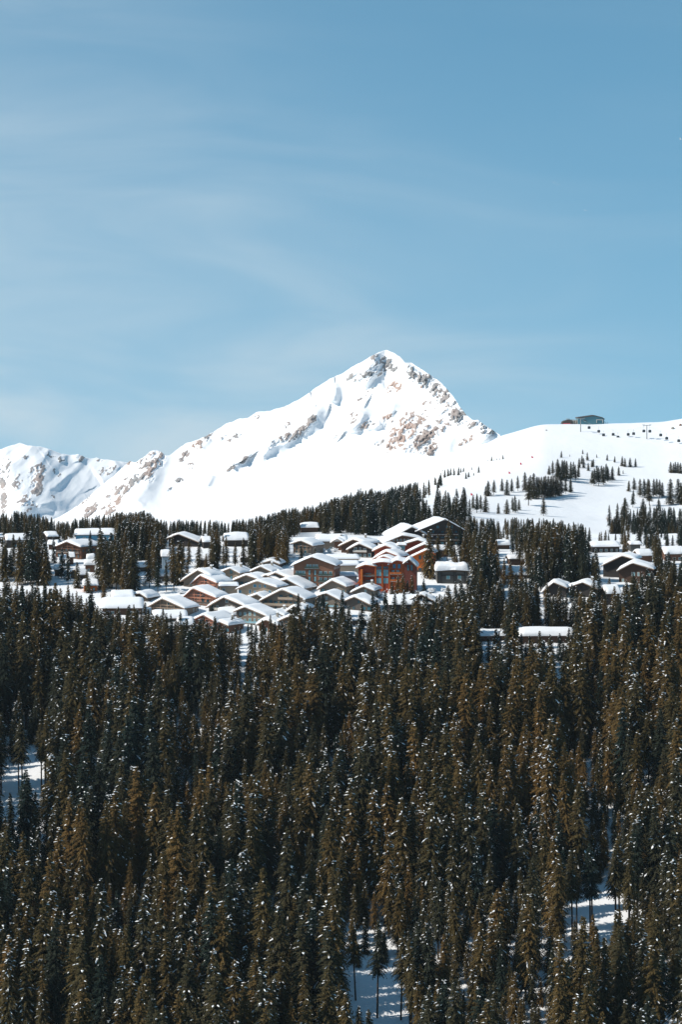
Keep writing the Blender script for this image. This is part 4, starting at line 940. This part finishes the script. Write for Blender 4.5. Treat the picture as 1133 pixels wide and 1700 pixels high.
LIM1 = ([-150,0,60,120,160,175,240,300,345,420,470,495,540,600,640,700,760,800,900,960,1030,1060,1133,1280],[965,968,975,978,1002,1012,1016,1030,1034,1042,1040,1008,1012,1018,1012,1000,988,968,978,990,992,962,948,940])
LIM2 = ([690,740,780,850,907,960,1000,1040,1133,1280],[846,848,859,857,858,865,880,868,866,866])
LIM3 = ([-100,0,30,60,100,140,180,200,240,270,300,340,400,440,480,520],[850,850,846,850,862,856,851,848,846,862,860,862,860,853,842,838])
LIM4 = ([430,480,520,545,580,600,640,665,700,735,765],[854,841,836,828,817,808,809,803,797,786,780])
def scatter(px0, px1, d0, d1, sp, accept):
    """jittered grid over the hillside"""
    outp = []; d = d0
    while d < d1:
        step = sp * F / d; p = px0 + rnd.random() * step
        while p < px1:
            q = p + rnd.gauss(0, .33) * step; dd = d + rnd.gauss(0, .33) * sp
            if accept is None or accept(q, dd): outp.append((q, dd))
            p += step
        d += sp * .9
    return outp
def fit(px, d, H, lim, jit):
    y = gpy(px, d); L = np.interp(px, lim[0], lim[1]) + (abs(rnd.gauss(0, jit)) if lim is not LIM1 else rnd.gauss(3, jit)); top = y - H * F / d
    return H if top >= L else (y - L) * d / F
# lower forest
KEEP = [(a, b, c, e - 16 if e > 1008 and e - b > 22 else e, dk) for a, b, c, e, dk in KEEP]
lower = []
for px, d in scatter(-70, 1205, 600, 1030, 5.7, None):
    k = rnd.randrange(7); H = PROT[k][0] * rnd.choice((rnd.uniform(.5, .8), rnd.uniform(.8, 1.2), rnd.uniform(.85, 1.2)))
    x = (px - CX) * d / F
    cm = float(fbm(x / 17 + 5, d / 24 + 9, 3)); H *= .62 + .62 * float(sstep(.36, .58, cm))
    if rnd.random() < .14: k = 7; H = rnd.uniform(6, 15)
    if cm < .40 and d < 960 and rnd.random() < .12: continue
    h2 = fit(px, d, H, LIM1, 11)
    if h2 < H * .3 or h2 < 6: continue
    if h2 < 13: k = 7
    if in_clear_ground(px, d): continue
    if hits_keep(px, d, h2, k, CLEARD, .22 if 780 < px < 965 and gpy(px, d) < 1180 else .5) if gpy(px, d) > 1120 or px > 700 else hits_keep(px, d, h2, k, CLEARD, 1.1):
        k = 8; h2 = fit(px, d, PROT[8][0] * rnd.uniform(.85, 1.1), LIM1, 7)
        if d > 970 or h2 < 18 or hits_keep(px, d, h2, k, CLEARD, .22 if 780 < px < 965 and gpy(px, d) < 1180 else .7): continue
    if gpy(px, d) - h2 * F / d > 1712: continue
    lower.append((px, d, h2, k, rnd.random() * 6.28, tone_of(px, d)))
lower.sort(key=lambda t: t[1])
inframe = [t for t in lower if -12 < t[0] < 1145]
near = sorted(inframe, key=lambda t: -(min(1700, gpy(t[0], t[1])) - (gpy(t[0], t[1]) - t[2] * F / t[1])) * F / t[1])
near = [t for t in inframe if gpy(t[0], t[1]) - t[2] * F / t[1] < 1672][:300]
ns = set(map(id, near)); rest = [t for t in lower if id(t) not in ns]
ORD = ['first','second','third'] + [f'{i}th' for i in range(4, 21)] + ['21st','22nd','23rd'] + [f'{i}th' for i in range(24, 31)] + ['31st','32nd','33rd'] + [f'{i}th' for i in range(34, 60)]
near.sort(key=lambda t: -(gpy(t[0], t[1]) - t[2] * F / t[1]))
NR = 12; per = len(near) / NR
for r_ in range(NR):
    rowt = sorted(near[int(r_ * per):int((r_ + 1) * per)], key=lambda t: t[0])
    for i, t in enumerate(rowt):
        tn = 'dark green' if t[5] < .3 else 'olive brown' if t[5] < .62 else 'rusty brown'
        sz = 'young ' if t[2] < 15 else ''
        rowname = 'lowest treetop row' if r_ == 0 else f'{ORD[r_]} treetop row from the bottom'
        lab = f'{sz}{tn} fir, {ORD[i]} from the left in the {rowname}'
        place_tree('fir_tree', t[0], t[1], t[2], t[3], t[4], t[5], lab, 'fir tree', 'firs at the bottom of the forest')
forest('forest', 'dense snow flecked fir forest covering the steep slope', rest)
# firs behind the village and on the rise to the ski hill
far = []
for px, d in scatter(-70, 520, 1262, 1350, 5.2, None):
    k = rnd.randrange(8); H = rnd.uniform(13, 21); H = fit(px, d, H, LIM3, 11)
    if H > 6 and not hits_keep(px, d, H, k): far.append((px, d, H, k, rnd.random() * 6.28, max(0, tone_of(px, d) - .15)))
for px, d in scatter(430, 775, 1275, 1760, 6.9, None):
    y = gpy(px, d)
    if px > 695 and y < 866 and not (y < 812 and px < 735) and rnd.random() < .9: continue
    if d > 1500 and px < 520: continue
    if fbm((px - CX) * d / F / 30 + 2, d / 45, 3) < .41: continue
    if px > 738 and d > 1450: continue
    k = rnd.randrange(8); H = rnd.uniform(8, 20); H = fit(px, d, H, LIM4, 11)
    if H > 5 and not hits_keep(px, d, H, k): far.append((px, d, H, k, rnd.random() * 6.28, max(0, tone_of(px, d) - .3)))
def right_ok(px, d):
    return True
for px, d in scatter(738, 1200, 1000, 1345, 6.4, None):
    k = rnd.randrange(8); H = PROT[k][0] * rnd.uniform(.7, 1.02)
    if rnd.random() < .12: H = rnd.uniform(7, 12); k = 7
    h2 = fit(px, d, H, LIM2, 9)
    if rnd.random() < .6: h2 *= rnd.uniform(.5, .92)
    if px < 820 and d > 1290: h2 = min(h2, 14)
    if h2 < 6: continue
    if hits_keep(px, d, h2, k, (), .22): continue
    if px > 985 and 1080 < d < 1290 and rnd.random() < .45: continue
    far.append((px, d, h2, k, rnd.random() * 6.28, max(0, tone_of(px, d) - .22)))
for px, d in scatter(1015, 1200, 1352, 1460, 6.5, None):
    if rnd.random() < .5: far.append((px, d, rnd.uniform(9, 16), rnd.randrange(8), rnd.random() * 6.28, max(0, tone_of(px, d) - .3)))

for px0, px1, py0, py1, sp, hmin, hmax in [(158,300,932,984,5.4,13,22),(335,478,924,946,5.2,12,19),(255,480,898,926,6.0,9,15),(-20,34,900,964,5.6,13,21),(150,262,888,932,5.4,12,18),(34,84,935,970,5.4,13,21),(984,1140,962,1000,5.8,10,17),(820,905,940,990,5.6,14,22),(716,790,905,940,5.6,14,19),(255,350,905,950,5.8,11,18),(1085,1140,930,975,5.6,12,18),(30,150,893,905,6,8,12)]:
    for px, d in scatter(px0, px1, gd((px0 + px1) / 2, py1), gd((px0 + px1) / 2, py0), sp, None):
        k = rnd.randrange(8); H = rnd.uniform(hmin, hmax); y = gpy(px, d)
        H = fit(px, d, H, LIM3, 11)
        if H < 5 or hits_keep(px, d, H, k, (), .5): continue
        far.append((px, d, H, k, rnd.random() * 6.28, tone_of(px, d)))
forest('far_forest', 'belt of firs behind the village and up to the ski hill', far)

# firs among the houses: (px, base row, top row)
VT = [(8,965,905),(-4,960,898),(17,957,914),(32,971,890),(50,972,880),(62,968,892),(76,962,898),(45,955,866),(81,963,930),(112.5,969,914),(165,950,872),(171,976,880),(172,992,962),
      (202,978,912),(193,978,905),(214,979,920),(225,980,915),(197,935,868),(206,932,862),(215,931,866),(224,934,868),(233,940,865),(248,975,903),(257,966,912),(184,952,884),(240,930,872),
      (288,958,890),(298,955,894),(313,948,893),(310,951,930),(343,946,918),(352,942,884),(362,943,880),(376,945,888),(390,943,898),(405,942,892),(423,934,870),(433,936,876),(445,936,880),(457,932,878),(466,936,882),(474,938,884),
      (495,1052,984),(511,1050,1003),(536,1054,985),(544,1056,1000),(568,1038,978),(530,1050,998),(621,1038,980),(661,992,955),(670,993,951),(684,991,955),(652,992,964),(677,993,962),(715,960,878),(708,956,912),(756,1003,965),(705,1002,960),(727,930,886),
      (743,932,862),(752,936,868),(764,930,872),(775,938,880),(790,950,886),(800,985,905),(815,990,915),(790,996,925),(908,966,866),(919,966,872),(932,964,880),(967,964,868),(957,966,880),(980,966,886),(945,962,890),(892,964,872),(880,960,890),
      (1012,990,958),(1090,966,912),(1098,976,925),(1120,978,938),(640,1026,980),(655,1028,984),(672,1030,978),(690,1030,988),(708,1028,985),(726,1026,988),(738,1022,986),(600,1044,1000),(580,1046,1004),(270,1042,1008),(300,1046,1014),(335,1000,978),(352,1028,1000),(1040,962,938),(1066,975,948),(102,960,908),(128,976,932),(146,984,944),(22,952,886),(90,948,890),(150,930,880),(1075,985,942),(1083,992,948),(1104,985,940),(1112,960,915),(995,1000,955),(986,1002,958),(951,1000,968),(930,1002,970),(908,1004,966),(1021,1016,972),(1040,1002,962),(1058,1000,958),
      (262,985,925),(276,982,930),(330,944,900),(385,1048,1022),(300,1052,1030),(412,1056,1034),(440,1058,1038),(468,1056,1030),(222,1028,1002),(196,1030,1008),(246,1036,1012),(850,975,930),(866,978,928),(838,980,925),(884,985,930),(858,1000,950),(875,1004,955),(500,938,905),(524,934,908),(578,930,912),(866,1092,1050),(881,1098,1054),(897,1094,1046),(914,1104,1052),(930,1096,1050),(947,1100,1042),(797,1092,1050),(813,1096,1056),(829,1092,1047),(846,1098,1036),(857,1088,1028),(962,1094,1030),(905,1112,1062),(874,1116,1066),(938,1114,1064),(820,1114,1064),(356,1062,1030),(318,1062,1036),(398,1070,1040),(425,1066,1036)]
def shrub(name, px, py, lo, hi, size, twig, snow_n, label, group=None):
    r = np.random.RandomState(int(px * 7)); d = gd(px, py, lo, hi); o = empty(name, ((px - CX) * d / F, d, gz(px, d) - .1), 0, label, 'shrub', group)
    m = MB(); sv = MB()
    for i in range(34):
        a = r.rand() * 6.28; l = size * (.6 + .5 * r.rand()); t = .25 + .8 * r.rand()
        b = Vector((math.cos(a) * math.sin(t), math.sin(a) * math.sin(t), math.cos(t))) * l
        m.tube((0, 0, 0), b * .55, .05, .03, 4); m.tube(b * .55, b * .55 + Vector((b.x * .6 + r.randn() * .2, b.y * .6 + r.randn() * .2, b.z * .45)), .03, .012, 3)
        m.tube(b * .4, b * .4 + Vector((b.x * .3 + r.randn() * .3, b.y * .3 + r.randn() * .3, b.z * .5)), .025, .01, 3)
        for q in range(snow_n):
            c = b * (.3 + .7 * r.rand()) + Vector((r.randn() * .25, r.randn() * .25, 0)); k = .18 + .25 * r.rand()
            n = len(sv.v); sv.v += [(c.x - k, c.y, c.z), (c.x, c.y - k * .7, c.z), (c.x + k, c.y, c.z), (c.x, c.y + k * .7, c.z), (c.x, c.y, c.z + k * .7), (c.x, c.y, c.z - k * .3)]
            sv.f += [(n+j, n+(j+1) % 4, n+4) for j in range(4)] + [(n+(j+1) % 4, n+j, n+5) for j in range(4)]
    m.build('branches', twig, o)
    if snow_n: tag(sv.build('branch_snow', M_TREESNOW, o), kind='stuff')
M_TWIG = mat_wood('bare_twigs', (0.30, 0.22, 0.15)); M_TWIGD = mat_wood('dark_twigs', (0.09, 0.06, 0.04))
shrub('bare_shrub', 1010, 866, 1352, 1896, 4.5, M_TWIG, 0, 'leafless beige shrub alone at the foot of the ski piste')
shrub('bare_shrub', 908, 715, 1700, 1899, 1.3, M_TWIGD, 0, 'small dark shrub on the ridge left of the lift station')
for i, (px, py, sz) in enumerate([(634,992,3.4),(642,996,3.0),(651,990,3.6),(662,996,3.2),(676,994,3.4),(690,990,3.0),(702,996,2.8),(716,984,2.6),(741,984,2.6)]):
    shrub('snowy_shrub', px, py, 640, 1345, sz, M_TWIGD, 7, f'snow laden shrub below the orange lodge, {ORD[i]} from the left', 'snow laden shrubs below the lodge')
for i, (px, py, sz) in enumerate([(476,921,2.4),(488,926,2.2),(536,917,2.4),(548,918,2.6),(556,916,2.2),(513,990,2.4),(300,986,2.2),(286,1000,2.0),(262,968,2.2),(240,972,2.4),(372,1026,2.2),(394,1030,2.0)]):
    shrub('snowy_shrub', px, py, 640, 1345, sz, M_TWIGD, 6, f'low snowy shrub among the chalets, {ORD[i]} of that list from the upper left' if False else 'low snowy shrub ' + ['below the firs left of the grey chalet','beside the wall of the grey chalet above the hotel','left of the long dormer chalet porch','under the brown dormer','right of the brown dormer','in the snow bank left of the hotel corner','left of the lower pink chalet','on the shaded snow field','under the pale blue house','left of the log hut','below the dark shaded chalet','beside the tall window chalet'][i], 'low shrubs among the chalets')

info = []
for px, yb, yt in VT:
    d = gd(px, yb); H = (yb - yt) * d / F; k = rnd.randrange(8) if H > 12 else 7
    info.append((px, d, H, k, float(np.clip(tone_of(px, d) + (.25 if px in (32, 202, 310, 661, 670, 684, 908) else -.12), 0, 1)), yb, yt))
lab_of = {}
for i, (px, d, H, k, tone, yb, yt) in enumerate(info):
    best = min(HOUSES, key=lambda h: max(h[1] - px, px - h[2], 0) * 1.0 + abs((h[3] + h[4]) / 2 - (yb + yt) / 2) * .5)
    nm, a, b, c, e, dk = best
    rel = 'left of' if px < a + 3 else 'right of' if px > b - 3 else 'in front of' if d < dk else 'behind'
    lab_of.setdefault(('brownish' if tone > .5 else 'dark', rel, nm), []).append(i)
for (tn, rel, nm), ids in lab_of.items():
    ids.sort(key=lambda i: info[i][0])
    for j, i in enumerate(ids):
        px, d, H, k, tone, yb, yt = info[i]
        sz = 'small' if H < 11 else 'tall' if H > 19 else 'snowy'
        lab = f'{sz} {tn} fir {rel} the {nm}' + (f', {ORD[j]} of {len(ids)} from the left' if len(ids) > 1 else '')
        if len(lab.split()) > 16: lab = lab.split(' ', 1)[1]
        if len(lab.split()) > 16: lab = lab.replace(' from the left', ' rightwards')
        place_tree('village_fir', px, d, H, k, rnd.random() * 6.28, tone, lab, 'fir tree', 'firs between the chalets', wide=1.0 if H > 14 else 1.1)
# firs on the ski hill: clump -> list of (x, base, height) in the enlarged crop
def c7(x, y): return 780 + x / 3.21, 660 + y / 3.21
SLOPE = {
    'highest scattered piste clump': [(490,320,38),(605,300,25),(630,335,45),(600,355,50),(660,365,40),(735,335,35),(680,320,20),(535,314,13)],
    'upper right piste row': [(775,345,35),(815,365,55),(830,370,50),(858,370,52),(886,370,48),(797,415,50),(820,405,20)],
    'compact middle piste clump': [(665,470,95),(690,470,100),(715,465,100),(740,450,85),(762,440,75),(680,440,80),(705,430,70),(655,455,70),(728,440,90)],
    'upward leaning piste clump': [(425,410,50),(445,420,85),(470,430,105),(495,440,110),(520,445,110),(540,450,110),(565,445,90),(580,435,75),(585,375,55),(610,375,55),(635,390,45),(655,370,40),(508,430,100),(480,440,90),(555,430,90)],
    'longest piste clump': [(300,500,105),(340,540,140),(360,540,120),(385,535,115),(410,535,120),(435,530,115),(460,530,110),(490,520,110),(515,515,90),(540,505,75),(315,575,150),(260,500,85),(225,505,75),(200,520,85),(175,500,70),(373,530,110),(398,528,110),(422,526,110),(448,524,110),(475,522,100),(325,520,110)],
    'pair beside the longest clump': [(100,525,85),(130,520,85),(85,520,50)],
    'lowest left piste group': [(40,615,105),(20,605,90),(85,610,90),(155,620,60),(200,620,80),(245,615,95),(265,600,60),(395,630,105),(60,612,95),(232,610,80)],
    'open stand right of the piste': [(830,655,125),(872,585,95),(850,500,60),(880,490,65),(910,530,100),(935,535,105),(960,575,140),(985,530,100),(1015,535,100),(1010,605,70),(925,645,110),(1072,570,140),(1120,560,130),(1135,570,120),(1030,530,80),(1000,525,95),(948,530,100)],
    'clump cut by the right edge': [(1075,400,60),(1100,400,60),(1125,405,60),(1088,402,55),(1112,402,62),(1140,405,60)],
    'tree line at the piste foot': [(785,745,110),(775,790,100),(800,780,95),(890,700,55),(870,775,90),(900,780,105),(940,785,110),(960,790,110),(1020,775,125),(1040,640,22),(1093,640,22),(985,785,100),(1000,790,95),(1060,790,95),(1085,780,100),(1110,785,105),(1130,790,95),(760,790,85)],
}
SL2 = [(680,822,30),(705,825,50),(725,817,50),(740,812,45),(760,812,45),(785,811,50),(800,795,30),(815,790,28),(830,832,40),(692,780,14),(845,822,35),(865,778,18),(905,795,40),(875,812,20),(980,727,30),(1047,716,28),(1010,722,14),(995,724,12),(1028,720,12),(960,728,12)]
SLOPE['ragged row under the peak'] = [((540 + x / 3.54 - 780) * 3.21, (560 + y / 3.54 - 660) * 3.21, h * 3.21 / 3.54) for x, y, h in SL2]
for cn, lst in SLOPE.items():
    lst = sorted(lst)
    for i, (x, y, h) in enumerate(lst):
        px, py = c7(x, y); d = gd(px, py, 1352, 1896); H = h / 3.21 * d / F; k = rnd.randrange(8) if H > 9 else rnd.choice((2, 4, 7))
        lab = f'{"bushy little" if H < 5 else "dark green"} fir in the {cn}, {ORD[i]} from the left'
        place_tree('slope_fir', px, d, H, k, rnd.random() * 6.28, rnd.uniform(0, .35), lab, 'fir tree', 'firs on the ski hill', wide=1.45 if H > 9 else 1.4)

# ------------------------------------------------------------------ thin mountain air
hz = MB().box(-2600, 2600, -420, 6900, -1100, 420)
hm = bpy.data.materials.new('thin_air'); hm.use_nodes = True; ht = hm.node_tree; ht.nodes.clear()
ho = nd('ShaderNodeOutputMaterial', ht); hv = nd('ShaderNodeVolumePrincipled', ht)
hv.inputs['Color'].default_value = (0.80, 0.90, 1.0, 1); hv.inputs['Density'].default_value = 1.5e-5; hv.inputs['Anisotropy'].default_value = 0.1
ht.links.new(hv.outputs[0], ho.inputs['Volume'])
hzo = hz.build('haze', hm); tag(hzo, 'thin cold mountain air filling the valley', kind='stuff')
